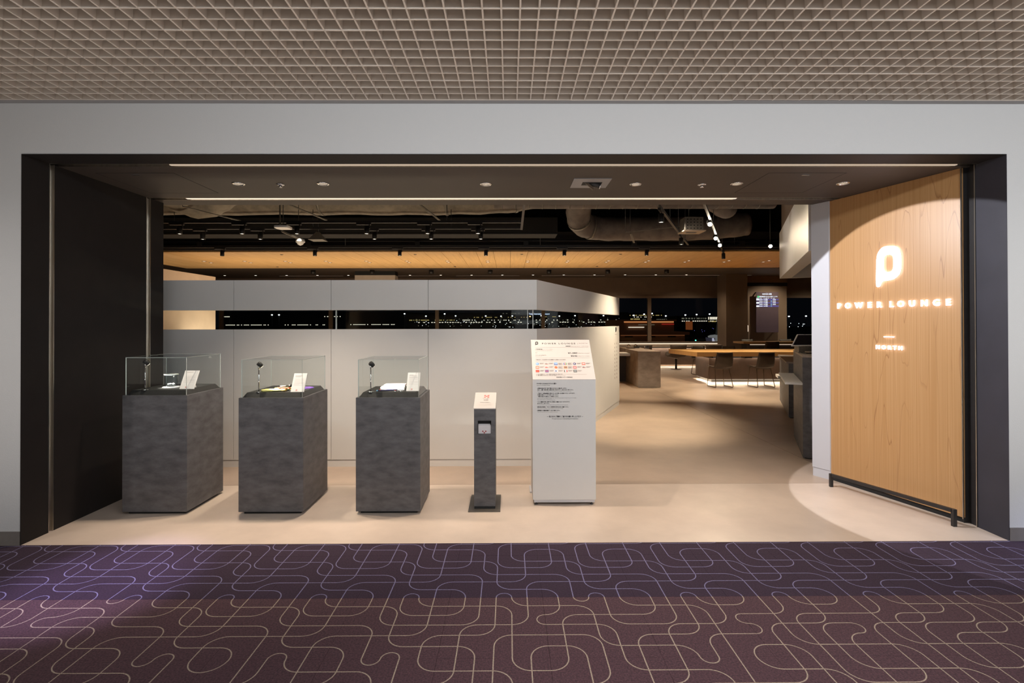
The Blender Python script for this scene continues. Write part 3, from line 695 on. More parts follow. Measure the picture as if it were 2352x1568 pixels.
# exhibit 3: boxes, pens, badges
pink = mat('pale_pink_paper', (0.80, 0.66, 0.64), 0.6, noise=(20, 0.05)); whp = mat('white_paper_box', (0.84, 0.80, 0.80), 0.5, noise=(20, 0.03))
def obx(cx, cy, z0, z1, sx, sy, rot, name, m_, label, cat):
    c, s_ = math.cos(rot), math.sin(rot)
    pts = [(cx + c*i*sx/2 - s_*j*sy/2, cy + s_*i*sx/2 + c*j*sy/2) for i, j in ((-1, -1), (1, -1), (1, 1), (-1, 1))]
    t = thing(name, label, cat, (cx, cy, z0))
    B().prism(pts, z0, z1 - 0.006).build('tray', m_, t)
    pts2 = [(cx + c*i*(sx+.002)/2 - s_*j*(sy+.002)/2, cy + s_*i*(sx+.002)/2 + c*j*(sy+.002)/2) for i, j in ((-1, -1), (1, -1), (1, 1), (-1, 1))]
    B().prism(pts2, z1 - 0.009, z1).build('lid', m_, t)
obx(-0.955, 4.225, dz[2], dz[2] + .022, .19, .12, .12, 'paper_box', whp, 'flat white paper box lying at the bottom of the right case', 'box')
obx(-0.945, 4.265, dz[2] + .0221, dz[2] + .036, .17, .10, .05, 'paper_box', pink, 'pale pink paper box stacked on the flat white box', 'box')
pn = thing('pen', 'dark blue pen with a pale blue end lying before the white box', 'pen', (-0.97, 4.11, dz[2]))
B().cyl((-1.045, 4.085, dz[2] + .0052), (-0.90, 4.135, dz[2] + .0052), 0.005, 10).build('barrel', mat('navy_plastic', (0.03, 0.03, 0.09), .3, noise=(9, .1)), pn)
B().cyl((-1.055, 4.0815, dz[2] + .0052), (-1.045, 4.085, dz[2] + .0052), 0.0052, 10).build('pen_cap', mat('sky_plastic', (0.20, 0.50, 0.72), .3, noise=(9, .1)), pn)
pn = thing('pen', 'black pen with a red end lying nearest the pale boxes', 'pen', (-0.99, 4.14, dz[2]))
B().cyl((-1.03, 4.125, dz[2] + .0052), (-0.945, 4.138, dz[2] + .0052), 0.005, 10).build('barrel', M['ink'], pn)
B().cyl((-1.04, 4.1235, dz[2] + .0052), (-1.03, 4.125, dz[2] + .0052), 0.0052, 10).build('pen_cap', M['red'], pn)
for k, (x, y, lb) in enumerate(((-0.905, 4.085, 'small silver badge lying left of the caption card, with a red dot'), (-0.862, 4.085, 'small silver badge lying right against the caption card'))):
    t = thing('metal_badge', lb, 'badge', (x, y, dz[2]))
    B().lathe([(0, 0), (0.017, 0), (0.019, 0.002), (0.015, 0.005), (0, 0.006)], (x, y, dz[2]), 16).build('disc', M['chrome'], t)
    if k == 0: B().lathe([(0, 0.0062), (0.007, 0.006), (0.007, 0.0072), (0, 0.0076)], (x, y, dz[2]), 12).build('red_dot', M['red'], t)

# ================================================================== BROCHURE POST
bp_ = thing('brochure_post', 'narrow dark stone post with a sloped white sign and a brochure slot', 'sign post', (-0.194, 4.20, 0))
bx0, bx1, by0, by1 = -0.279, -0.109, 4.08, 4.33
b = B(); zs0, zs1 = 0.60, 0.705; sx0, sx1 = -0.249, -0.142
def slope(y): return 0.795 + (y - by0)*(0.885 - 0.795)/(by1 - by0)
def col(x0, x1, y0, y1, z0):
    b.extr([(x0, y0, z0), (x0, y1, z0), (x0, y1, slope(y1)), (x0, y0, slope(y0))], (x1 - x0, 0, 0))
b.box(bx0, by0, 0.025, bx1, by1, zs0)
b.box(bx0, by0, zs0, sx0, by1, zs1); b.box(sx1, by0, zs0, bx1, by1, zs1); b.box(sx0, by0 + 0.05, zs0, sx1, by1, zs1)
col(bx0, bx1, by0, by1, zs1)
b.build('body', M['stone'], bp_)
B().box(sx0 + .0005, by0 + .045, zs0, sx1 - .0005, by0 + .0495, zs1).box(sx0, by0 + .001, zs0 + .0002, sx0 + .001, by0 + .05, zs1).box(sx1 - .001, by0 + .001, zs0 + .0002, sx1, by0 + .05, zs1).build('slot_lining', M['blackmatte'], bp_)
B().box(bx0 + .002, by0 + .002, 0.004, bx1 - .002, by1, 0.025).build('foot', M['blackmatte'], bp_)
B().box(-0.323, 4.022, 0.0, -0.070, 4.415, 0.006).build('base_plate', mat('bronze_base_plate', (0.12, 0.10, 0.08), .5, noise=(9, .1)), bp_)
ey = Vector((0, by1 - by0, 0.09)); LS = ey.length; ey.normalize(); ex = Vector((1, 0, 0)); nr = ex.cross(ey)
o3 = Vector((bx0 - .003, by0 - .003, 0.797)); wS = bx1 - bx0 + .006
B().extr([o3, o3 + ex*wS, o3 + ex*wS + ey*(LS + .003), o3 + ey*(LS + .003)], nr*0.008).build('sign_plate', M['cardwarm'], bp_)
fm = frame(o3 + nr*0.0088, ex, ey)
b = B()
for i, j in ((-1, 1), (1, 1), (0, 0), (-1, -1), (1, -1)):
    cxx, cyy = wS*.55 + i*0.0145, LS*.745 + j*0.014
    b.face([fm @ Vector(v) for v in ((cxx - .0072, cyy - .007, 0), (cxx + .0068, cyy - .004, 0), (cxx + .0076, cyy + .007, 0), (cxx - .0064, cyy + .004, 0))])
b.build('checker_logo', M['red'], bp_)
place(text('Wonder', 0.016, 'CENTER', 0), 'lettering', M['inkgray'], fm @ Matrix.Translation((wS*.53, LS*.59, 0)), bp_)
place(text('500', 0.026, 'CENTER', 0), 'lettering', M['inkbrown'], fm @ Matrix.Translation((wS*.53, LS*.47, 0)), bp_)
place(text('地方から世界へ。', 0.0115, 'CENTER', 0.0001), 'lettering', M['inkgray'], fm @ Matrix.Translation((wS*.53, LS*.345, 0)), bp_)
b = B()
for k in range(4):
    yy = LS*(.27 - .045*k); b.face([fm @ Vector(v) for v in ((wS*.2, yy, 0), (wS*.82, yy, 0), (wS*.82, yy + .0015, 0), (wS*.2, yy + .0015, 0))])
b.build('text_lines', mat('pale_ink', (.60, .52, .46), .6, noise=(5, .05)), bp_)
# brochures standing in the slot
for k, (yy, top_, sh) in enumerate(((by0 + .010, .667, .0), (by0 + .022, .675, .004))):
    t = thing('brochure', ['front white brochure with dark red dots in the post slot', 'white brochure standing behind the front one in the post slot'][k], 'brochure', (-0.195, yy, zs0))
    B().box(sx0 + .004 - sh*.0, yy, zs0, sx1 - .003 - sh, yy + .006, top_).build('booklet', mat('grey_white_paper', (0.60, 0.575, 0.58), .6, noise=(9, .03)), t)
    if k == 0:
        b = B()
        for x, z in ((-.209, .6185), (-.186, .6185), (-.1975, .607)):
            b.extr([(x + .0055*math.cos(a*PI/6), yy - .0006, z + .0058*math.sin(a*PI/6)) for a in range(12)], (0, -.0002, 0))
        b.build('red_dots', M['darkred'], t)

# ================================================================== INFORMATION STAND
st = thing('information_stand', 'tall white information stand with a sloped printed top', 'sign stand', (0.45, 4.3, 0))
ax0, ax1, ay0, ay1 = 0.193, 0.706, 4.165, 4.497
b = B(); b.extr([(ax0, ay0, 0.045), (ax0, ay1, 0.045), (ax0, ay1, 1.331), (ax0, ay0, 1.019)], (ax1 - ax0, 0, 0)); b.build('body', M['white'], st)
B().box(ax0 + .010, ay0 + .006, 0.022, ax1 - .010, ay1 - .01, 0.045).build('base_strip', M['whitepaint'], st)
B().box(ax0 - .012, ay1 - .03, 0.0, ax1 - .05, ay1 + .14, 0.012).build('rear_base_plate', M['whitepaint'], st)
for x in (ax0 + .028, ax1 - .030):
    B().lathe([(0, 0), (0.013, 0), (0.014, .005), (.005, .008), (.005, .024)], (x, ay0 + .03, 0), 12).build('levelling_foot', M['blackmetal'], st)
for x in (ax0 + .028, ax1 - .030):
    B().lathe([(0, 0), (0.013, 0), (0.014, .005), (.005, .008), (.005, .024)], (x, ay1 - .06, 0.0), 12).build('levelling_foot', M['blackmetal'], st)
e2v = Vector((0, ay1 - ay0, 1.335 - 1.023)).normalized(); e1v = Vector((1, 0, 0)); n2 = e1v.cross(e2v); Ls = 0.4556
ob = Vector((ax0, ay0, 1.019))
B().extr([ob, ob + e1v*0.513, ob + e1v*0.513 + e2v*Ls, ob + e2v*Ls], n2*0.004).build('sloped_plate', mat('white_print_panel', (.50, .465, .45), .5, noise=(3, .02)), st)
ft = frame(ob + n2*0.0048, e1v, e2v)
def T(s_, x, y, capw, size, m_='ink', bold=0.0, par=st, fmx=None, align='LEFT', space=1.0):
    place(text(s_, size, align, bold, space, 0, capw), 'lettering', M[m_], (fmx or ft) @ Matrix.Translation((x, y, 0)), par)
place(ring_face([((x - .453)*0.1256, (z - 1.783)*0.1256) for x, z in EMBS], [((x - .453)*0.1256, (z - 1.783)*0.1256) for x, z in INNS]), 'emblem', M['ink'], frame(ob + n2*0.0046, e1v, e2v) @ Matrix.Translation((.0365, .3895, -.0055)), st)
T('POWER LOUNGE', .0956, .4005, .2905, .0225, 'ink', .0004, space=1.5)
T('|', .4056, .4012, .002, .017, 'inkgray'); T('NORTH', .4204, .4042, .071, .0155, 'inkgray', .0001, space=1.4)
T('営業時間', .2997, .372, .040, .0105, 'ink', .0003); T('Opening hours   6:00-20:30', .3435, .372, .151, .0095, 'inkgray')
def rule(y, x0=.033, x1=.494):
    b = B(); b.face([ft @ Vector(v) for v in ((x0, y, 0), (x1, y, 0), (x1, y + .0011, 0), (x0, y + .0011, 0))]); b.build('rule_line', M['inkgray'], st)
rule(.3612); rule(.2370)
T('ご利用料金', .034, .336, .062, .0115, 'inkbrown', .0003); T('(フリードリンク付き)', .098, .336, .086, .0105, 'inkgray')
T('Lounge fee (include free soft drinks)', .034, .3195, .144, .0085, 'inkgray')
T('大人', .0334, .2965, .018, .0090, 'inkbrown', .0001); T('Adults', .033, .2832, .014, .0062, 'inkgray')
T('小人 (4-12才以下)', .032, .2650, .092, .0105, 'inkbrown', .0001); T('Children (4-12 years old)', .0316, .2522, .0575, .0062, 'inkgray')
T('¥1,080', .3117, .2866, .081, .0220, 'ink', .0004); T('(税込/Tax included)', .398, .2885, .096, .0100, 'inkgray')
T('¥540', .3324, .2520, .057, .0220, 'ink', .0004); T('(税込/Tax included)', .3947, .2545, .098, .0100, 'inkgray')
T('下記のカードをお持ちの方は無料でご利用いただけます。', .034, .2135, .255, .0110, 'inkbrown', .0002)
T('Card holders of the following are privileged to access this lounge for free.', .033, .2005, .246, .0080, 'inkgray')
T('※ご本人名義のカードをご提示のお客さまに限ります。', .031, .0520, .222, .0098, 'inkbrown', .0002); T('This card must be in your own name, and you must be a boarding passenger.', .257, .052, .190, .0072, 'inkgray')
T('※一部ご利用できないカードがございます。', .0305, .0390, .170, .0098, 'inkbrown', .0002); T('Some cards will not be valid.', .203, .039, .067, .0072, 'inkgray')
T('日本空港ビルデング株式会社', .1955, .0190, .131, .0112, 'ink', .0003)
# card logos : flat coloured prints
for n_, c_2 in dict(blue=(.03, .10, .38), skyblue=(.10, .32, .66), navy=(.03, .03, .15), green=(.05, .30, .12), gold=(.48, .24, .07), purple=(.10, .06, .30), orange=(.75, .13, .04), crimson=(.45, .02, .03), paper=(.80, .78, .76)).items(): inkc(n_, c_2)
def quad(x, y, w_, h_, m_, lift=0.0001, rd=False):
    b = B(); fz = 0.0
    if rd: pts = [(x + w_/2 + w_/2*math.cos(a*PI/8), y + h_/2 + h_/2*math.sin(a*PI/8), lift) for a in range(16)]
    else: pts = [(x, y, lift), (x + w_, y, lift), (x + w_, y + h_, lift), (x, y + h_, lift)]
    b.face([ft @ Vector(q) for q in pts]); return b.build('card_logo', M[m_], st)
LG = [
 [('r', 'skyblue', 'paper'), ('t', 'inkgray', 'red'), ('s', 'blue', 'skyblue'), ('3', 'blue', 'red'), ('r', 'navy', 'paper'), ('s', 'red', 'paper')],
 [('s', 'orange', 'paper'), ('t', 'red', 'red'), ('r', 'orange', 'orange'), ('s', 'gold', 'navy'), ('s', 'crimson', 'paper'), ('t', 'inkbrown', 'red')],
 [('s', 'crimson', 'orange'), ('s', 'purple', 'orange'), ('d', 'paper', 'navy'), ('3', 'ink', 'crimson'), ('s', 'ink', 'paper')]]
YS = [.158, .1185, .0775]; XS = [.0303, .108, .185, .2650, .342, .418]
for r, row in enumerate(LG):
    for c, (kd, m1, m2) in enumerate(row):
        x, y = XS[c] - .0008*r, YS[r]; w_, h_ = .029, .0255
        if kd == 's':
            quad(x, y, w_, h_, m1); quad(x + .004, y + h_*.36, w_ - .008, h_*.28, m2, .0003)
            if m2 == 'skyblue': quad(x, y + h_*.5, w_, h_*.5, 'skyblue', .0002); quad(x + .004, y + h_*.30, w_ - .008, h_*.28, 'paper', .0003)
        elif kd == 'r':
            quad(x + .002, y, h_, h_, m1, .0001, True); quad(x + .008, y + .008, .010, .009, m2, .0003, True)
        elif kd == '3':
            for k, cc in enumerate((m1, 'paper' if m1 == 'ink' else m2, 'green' if m1 == 'blue' else m2)): quad(x + k*.0088, y + .002, .0082, h_ - .005, cc)
            quad(x + .003, y + .010, .018, .004, 'paper', .0003)
        elif kd == 'd':
            quad(x, y, w_*.9, h_, 'navy', .0001); quad(x + .0008, y + .0008, w_*.9 - .0016, h_ - .0016, 'paper', .0002)
            b = B(); b.face([ft @ Vector((x + .0125 + i*.0085, y + .0128 + j*.0095, .0004)) for i, j in ((-1, 0), (0, -1), (1, 0), (0, 1))]); b.build('card_logo', M['navy'], st)
        else:
            quad(x, y + .011, w_, .0022, m1); quad(x + .002, y + .0065, w_*.8, .0018, m2); quad(x + .004, y + .016, w_*.5, .003, m1)
        b = B()
        for k in range(5 if (c in (2, 3) and r < 2) else 3):
            yy = y + h_*.80 - k*.0052; ww = .040 - .006*(k % 3)
            b.face([ft @ Vector(q) for q in ((x + .0345, yy, 0), (x + .0345 + ww*.95, yy, 0), (x + .0345 + ww*.95, yy + .0018, 0), (x + .0345, yy + .0018, 0))])
        b.build('card_names', M['inkgray'], st)
# front panel text
ff = frame(Vector((ax0, ay0 - .0008, 0)), (1, 0, 0), (0, 0, 1))
k_ = 4.165/1175.0
def FT(s_, x0, x1, yb, size, m_='ink', bold=0.0, ):
    X = (1210 + x0/13.07 - 1222.4)*k_; W_ = (x1 - x0)/13.07*k_; Z = 1.484 - (870 + yb/13.07 - 742.0)*k_
    T(s_, X, Z, W_, size, m_, bold, fmx=ff)
FT('POWER LOUNGE からのお願い', 285, 885, 172, .0135, 'ink', .0003); FT('Requests from POWER LOUNGE', 285, 680, 217, .0082)
FT('・お荷物は目の届く所にて各自で管理いただきますようお願い申し上げます。', 288, 1180, 311, .0105, 'ink', .0003)
FT('万が一、盗難・紛失の際には責任を負いかねますので、あらかじめご了承ください。', 305, 1385, 357, .0105, 'ink', .0003)
FT('Please do not leave your belongings unattended. We are not responsible for any lost or stolen items.', 305, 1325, 394, .0068)
FT('・ご滞在中、お荷物(貴重品や壊れやすいものを除く)をお預かりすることができます。', 288, 1430, 461, .0105, 'ink', .0003)
FT('お気軽に係員スタッフまでお申し付けください。', 305, 940, 508, .0105, 'ink', .0003)
FT('一時的に退出される際には、お声掛けください。', 305, 940, 556, .0105, 'ink', .0003)
FT('We can look after your luggage during your stay. Please note that any fragile or valuable items are not acceptable.', 305, 1475, 594, .0066)
FT('Please feel free to ask our reception staff.', 305, 730, 624, .0066); FT('Please notify us when you want to leave temporarily.', 305, 838, 654, .0066)
FT('・ペット(補助犬を除く)同伴でのご利用はご遠慮いただいておりますので、', 288, 1280, 716, .0105, 'ink', .0003)
FT('あらかじめご了承ください。', 305, 665, 764, .0105, 'ink', .0003)
FT('Pets (except assistance dogs) are prohibited in the lounge. Thank you for your cooperation.', 305, 1228, 803, .0066)
FT('・香気の強い飲食物、アルコール飲料等のお持ち込みはご遠慮ください。', 285, 1240, 870, .0105, 'ink', .0003)
FT('Please refrain from bringing in strong smelling food and alcoholic beverages.', 305, 1080, 909, .0066)
FT('・携帯電話での通話は電話ブースをご利用ください。', 288, 980, 974, .0105, 'ink', .0003); FT('Please use the phone booths when speaking on your phone.', 305, 915, 1012, .0066)
FT('― 皆さまのご理解とご協力をお願い申し上げます ―', 590, 1672, 1162, .0150, 'ink', .0004); FT('We appreciate your understanding and cooperation.', 735, 1532, 1222, .0105, 'ink', .0001)

# ================================================================== LOUNGE SHELL
ZB = 4.1
cl = sempty('ceiling_lounge', 'black exposed ceiling of the lounge')
B().box(-12, 4.945, ZB, 14, 18.2, ZB + 0.1).build('black_slab', M['shadowroom'], cl)
B().box(-12, 10.50, 2.985, 7.7, 10.565, 3.35).box(7.7, 10.50, 2.985, 14, 10.565, 3.35).build('bulkhead', mat('charcoal_bulkhead', (.028, .021, .018), .8, noise=(2, .1)), cl)
wl = sempty('wall_left', 'cream plaster wall seen above the left end of the partition')
B().box(-7.36, 5.6, 0, -7.2, 12.6, 2.621).build('wall_panel', M['cream'], wl)
B().box(-12, 5.4, 0, -11.9, 18, ZB).build('wall_panel', M['darkbrown'], wl)
struct(B().box(13.9, 4.94, 0, 14, 18, ZB).build('wall_right_lounge', M['darkbrown']))
# slatted oak ceiling raft: each board a part
rf = thing('ceiling_raft', 'long oak board ceiling raft with recessed downlights', 'ceiling raft', (0, 12.1, 2.95))
nb = 44; bw = 0.36
x = -8.60
for k in range(nb):
    x0 = x + bw*k
    b = B(); ya, yb_ = 10.57, 13.70
    if x0 < -7.2: ya = 10.57
    b.prism([(x0 + .003, ya), (x0 + bw - .003, ya), (x0 + bw - .003, yb_), (x0 + .003, yb_)], 2.95, 2.975); b.build('plank', M['raft'], rf)
B().box(-8.6, 10.57, 2.976, 7.3, 13.70, 3.0).build('backing_board', M['blackmatte'], rf)
B().box(-8.62, 13.70, 2.945, 7.3, 13.74, 3.05).build('edge_trim', M['darkbrown'], rf)
t0 = None
for k in range(15):
    for y in (12.13, 12.41):
        xx = -7.2 + .957*k; lb = 'tiny recessed downlight in the oak ceiling raft, %s row, %s from the left' % ('front' if y < 12.3 else 'rear', NUMW[k])
        if t0 is None:
            t0 = thing('raft_downlight', lb, 'ceiling light', (xx, y, 2.95), 'paired downlights in the oak raft')
            B().lathe([(0.052, 0.002), (0.052, -0.003), (0.040, -0.004), (0.036, 0.004)], (0, 0, 0), 12).build('rim', M['bronze'], t0, world=False)
            B().lathe([(0, -0.001), (0.036, -0.001), (0.036, 0.003)], (0, 0, 0), 12).build('lamp_lens', M['lensdim'], t0, world=False)
        else: dup(t0, (xx, y, 2.95), None, lb)
for kk, (x, y) in enumerate(((-6.0, 13.3), (-4.85, 10.95), (-2.0, 10.95), (-1.4, 13.3), (.28, 10.95), (2.3, 13.3), (2.4, 10.95))):
    o = B().lathe([(0, -.012), (.02, -.012), (.035, -.002), (.035, .001)], (x, y, 2.95), 12).build('smoke_detector', M['bronze']); tag(o, 'small round detector on the oak ceiling raft, %s from the left' % NUMW[kk], 'detector', 'detectors on the oak raft')
# rear soffit
rs = sempty('ceiling_rear', 'dark brown rear soffit before the window wall')
B().box(-12, 13.745, 3.05, 14, 17.95, 3.12).build('soffit_panel', mat('rear_soffit_paint', (0.11, 0.085, 0.068), .6, noise=(2, .08)), rs)
B().box(-12, 13.745, 3.049, 14, 14.75, 3.05).build('dark_band', M['darkbrown'], rs)
for x0 in (-7.6, -4.4, -1.75, 1.1, 3.95, 6.0):
    B().box(x0, 17.0, 3.046, x0 + 2.1, 17.02, 3.05).build('slot_line', M['stripline'], rs)
t0 = None
for k in range(16):
    xx = -9.3 + 1.01*k; lb = 'small lit downlight in the rear soffit by the windows, %s from the left' % NUMW[k]
    if t0 is None:
        t0 = thing('rear_downlight', lb, 'ceiling light', (xx, 16.8, 3.05), 'downlights in the rear soffit')
        B().lathe([(0.06, 0), (0.06, -0.004), (0.045, -0.005), (0.04, 0.0)], (0, 0, 0), 12).build('rim', M['bronze'], t0, world=False)
        B().lathe([(0, -0.002), (0.04, -0.002), (0.04, 0.0)], (0, 0, 0), 12).build('lamp_lens', M['lens'], t0, world=False)
    else: dup(t0, (xx, 16.8, 3.05), None, lb)
t0 = None
for k in range(7):
    xx = -5.8 + 1.75*k; lb = 'short black cylinder downlight just behind the oak raft, %s from the left' % NUMW[k]
    if t0 is None:
        t0 = thing('surface_downlight', lb, 'ceiling light', (xx, 15.2, 3.05), 'black cylinder downlights behind the raft')
        B().lathe([(0, 0), (0.07, 0), (0.07, -0.11), (0.055, -0.115), (0.05, -.09), (0, -.09)], (0, 0, 0), 12).build('can', M['blackmetal'], t0, world=False)
        B().lathe([(0, -.095), (0.048, -.095), (0, -0.092)], (0, 0, 0), 12).build('lamp_lens', M['lensdim'], t0, world=False)
    else: dup(t0, (xx, 15.2, 3.05), None, lb)
# window wall
YWN = 17.8
ww = sempty('wall_window', 'dark brown window wall at the back of the lounge')
B().box(-12, YWN, 2.36, 14, YWN + .15, 3.05).build('wall_head', M['brown'], ww)
B().box(-12, YWN, 0, 14, YWN + .15, 0.79).build('wall_sill', M['darkbrown'], ww)
B().box(-12, YWN - .06, 2.33, 14, YWN, 2.41).build('blind_box', M['brown'], ww)
B().box(-12, YWN - .10, 0.79, 14, YWN + .1, 0.82).build('window_sill', M['brown'], ww)
mull = [-10, -6.2, -2.5, 1.2, 4.91, 8.5, 13.9]
for k, (a, c) in enumerate(zip(mull, mull[1:])):
    wdw = sempty('window_%d' % (k + 1), 'large window onto the dark airfield')
    B().box(a + .06, YWN + .06, .82, c - .06, YWN + .07, 2.36).build('window_pane', M['wglass'], wdw)
    B().box(a - .06, YWN + .01, .82, a + .06, YWN + .12, 2.36).build('window_frame', M['brown'], wdw)
# pillar and display wall
cp = sempty('wall_pillar', 'dark brown pillar in front of the window bar')
B().box(7.03, 16.5, 0, 7.72, 17.2, 3.05).build('pillar', M['brown'], cp)
dw = sempty('wall_display', 'warm brown wall panel behind the flight board')
B().box(8.06, 17.2, 0, 9.38, 17.35, 2.70).build('wall_panel', mat('display_panel', (.23, .165, .12), .7, noise=(2, .06)), dw)
B().box(7.9, 17.2, 2.70, 9.40, 17.34, 2.82).build('black_band', M['blackmatte'], dw)
B().box(7.9, 17.2, 2.82, 9.40, 17.34, 3.05).build('oak_band', mat('oak_band', (0.22, 0.125, 0.06), .6, noise=(3, .1)), dw)
B().box(7.72, 17.26, 0, 8.06, 17.34, 2.0).build('recess_panel', M['darkbrown'], dw)
B().box(7.72, 17.24, 2.0, 8.06, 17.34, 2.70).build('light_panel', mat('tan_panel', (0.20, 0.135, 0.09), .6, noise=(3, .05)), dw)
hp = sempty('trim_2', 'tan hanging panel above the partition before the windows')
B().box(-4.66, 15.5, 2.50, -3.44, 15.9, 2.93).build('hanging_panel', M['cream'], hp); B().box(-4.66, 15.5, 2.93, -3.44, 15.9, 3.05).build('dark_band', M['blackmatte'], hp)
# ---- flight board
fb = thing('flight_board', 'tall translucent flight information screen showing the time 21:08', 'screen', (8.62, 17.0, 1.15))
scr = bpy.data.materials.new('screen_glow'); scr = mat('screen_film', (0.10, 0.075, 0.085), 0.3, emit=((0.10, 0.06, 0.10), 0.10), noise=(2, .1))
B().box(8.251, 17.0, 1.147, 8.99, 17.02, 2.49).build('panel', scr, fb)
for z in (1.147, 2.49):
    B().box(8.30, 17.02, z - .02 if z > 2 else z, 8.34, 17.2, z if z > 2 else z + .02).box(8.90, 17.02, z - .02 if z > 2 else z, 8.94, 17.2, z if z > 2 else z + .02).build('bracket', M['blackmetal'], fb)
SW = emis('screen_white', (0.80, 0.88, 1.0), 1.3); SV = emis('screen_violet', (0.13, 0.10, 0.30), 0.9); SG = emis('screen_green', (0.15, 0.75, 0.30), 0.9); SB = emis('screen_blue', (0.25, 0.42, 0.70), .9)
fbm = frame(Vector((8.251, 16.998, 1.989)), (1, 0, 0), (0, 0, 1))
def ST(s_, x, y, size, w_=None, m_=SW, b_=0.002): place(text(s_, size, 'LEFT', b_, 1, 0, w_), 'lettering', m_, fbm @ Matrix.Translation((x, y, 0)), fb)
def SR(x, y, w_, h_, m_, nm='screen_row', d=0.001):
    b = B(); b.box(8.251 + x, 16.997 - d, 1.989 + y, 8.251 + x + w_, 16.999, 1.989 + y + h_); b.build(nm, m_, fb)
ST('21:08', .325, .408, .075, .19); ST('現在時刻', .20, .42, .035, .115)
SR(.035, .315, .065, .058, SG, 'green_icon'); ST('国内線出発 Departures 第2ターミナル', .11, .335, .040, .60)
for k, y in enumerate((.232, .178, .122, .068, .012)):
    if k % 2 == 0: SR(0.10, y - .005, .65, .048, SV); SR(.0, y - .004, .095, .046, SW, 'airline_tag', .002)
    else: SR(.005, y + .014, .085, .014, SV, 'row_text', .002)
    for x, w_, h_ in ((.10, .11, .020), (.24, .045, .020), (.30, .078, .028)): SR(x, y + .009, w_, h_, SW, 'row_text', .002)
    SR(.478, y + .002, .045, .038, SB, 'gate_box')
    if k < 4: SR(.55, y + .009, .10, .020, SW, 'row_text', .002)
for x, w_ in ((.0, .08), (.10, .09), (.24, .04), (.30, .07), (.39, .04), (.48, .04), (.55, .07)): SR(x, .292, w_, .012, SW, 'column_heading')

# ---- lounge lights
for x in (-4, -1, 1.2, 3.2): pass
area('duct_fill_uplight', (-2.6, 7.3, 1.0), (PI, 0, 0), 5.0, .3, 32, WARM)  # unseen lamp added behind the partition to lift ducts and access point
area('raft_fill_uplight', (-3.0, 12.1, 1.15), (PI, 0, 0), 11, 1.6, 170, (1.0, .80, .56))  # unseen lamp added to brighten the oak raft from below
for x_ in (-4, -.5, 3.6, 6.1, 8.7, 10.5): spot('rear_lamp', (x_, 16.3, 3.02), (x_, 17.2, 0), 120, 95, WARM, 1.0, .03)
for x_ in (3.33, 4.29, 5.24, 6.2, 7.15): spot('raft_lamp', (x_, 12.3, 2.93), (x_, 12.5, 0), 75, 190, WARM, .8, .03)
for x_ in (2.4, 3.9, 5.4): spot('raft_lamp', (x_, 14.9, 3.0), (x_, 14.9, 0), 75, 70, WARM, .8, .03)

# ================================================================== LOUNGE CEILING SERVICES
def track(name, p0, p1, label, z1=ZB):
    t = thing(name, label, 'lighting track', p0)
    B()._bar(p0, p1, 0.017).build('rail', M['blackmetal'], t)
    n = 4
    for k in range(n):
        q = Vector(p0).lerp(Vector(p1), (k + .5)/n); B().cyl(q, (q.x, q.y, z1), 0.005, 6).build('hanger_rod', M['blackmetal'], t)
track('lighting_track', (-8.5, 7.5, 2.965), (.18, 7.5, 2.965), 'front black lighting track running along the ceiling')
track('lighting_track', (-8.5, 8.05, 2.975), (.18, 8.05, 2.975), 'second black lighting track just behind the front one', 3.27)
track('lighting_track', (-9.0, 10.1, 2.985), (6.4, 10.1, 2.985), 'rear black lighting track in front of the oak raft')
track('lighting_track', (1.70, 6.0, 2.945), (3.36, 9.55, 2.945), 'slanting black lighting track with two plain spotlights')
track('lighting_track', (2.28, 6.0, 2.945), (4.60, 10.9, 2.945), 'slanting black lighting track carrying the glaring lamps')
def track_spot():
    t = thing('track_spotlight', 'x', 'spotlight', (0, 0, 0), 'black cylinder spotlights on the ceiling tracks')
    B().box(-.17, -.018, -.026, .045, .018, .0).build('adapter', M['blackmetal'], t, world=False)
    B().box(.012, -.008, -.085, .028, .008, -.026).build('arm', M['blackmetal'], t, world=False)
    c = B().lathe([(0, -.045), (.036, -.047), (.037, -.155), (.034, -.160), (.031, -.150), (0, -.150)], (-.02, 0, 0), 14).build('can', M['blackmetal'], t, world=False)
    l = B().lathe([(0, -.152), (.030, -.153), (.03, -.1515)], (-.02, 0, 0), 14).build('lamp_lens', M['lens'], c, world=False)
    return t
TS = track_spot(); used = [0]
def put(x, y, z, label, rot=0.0, lamp=0, ang=55, tx=0, ty=0):
    if not used[0]: o = TS; o.location = (x, y, z); o.rotation_euler = (0, 0, rot); o['label'] = label; used[0] = 1
    else: o = dup(TS, (x, y, z), rot, label)
    if lamp: spot('track_lamp', (x, y, z - .17), (x + tx, y + ty, 0), ang, lamp, WARM, 0.8, .03)
ordn = ['first', 'second', 'third', 'fourth', 'fifth', 'sixth']
for k, x in enumerate((-4.79, -3.88, -3.08, -2.06, -1.17, -.43)): put(x, 7.5, 2.948, 'black cylinder spotlight, %s from the left on the front ceiling track' % ordn[k], 0, 90)
for k, x in enumerate((-4.78, -3.88, -2.09, -1.20, -.42)): put(x, 8.05, 2.958, 'black cylinder spotlight, %s from the left on the second ceiling track' % ordn[k], 0, 90)
for k, x in enumerate((-5.62, -3.80, -2.13, -.43, 1.12, 2.75)): put(x, 10.1, 2.968, 'black cylinder spotlight, %s from the left on the rear ceiling track' % ordn[k], 0, 60 if k < 4 else (480, 560)[k - 4], 46, (0, 0, 0, 1.2, 1.7, 1.7)[k], (0, 0, 0, 1.5, .6, .2)[k])
put(1.97, 6.58, 2.928, 'black spotlight nearest the soffit on the slanting track', 1.13, 260, 52, -.1, .5)
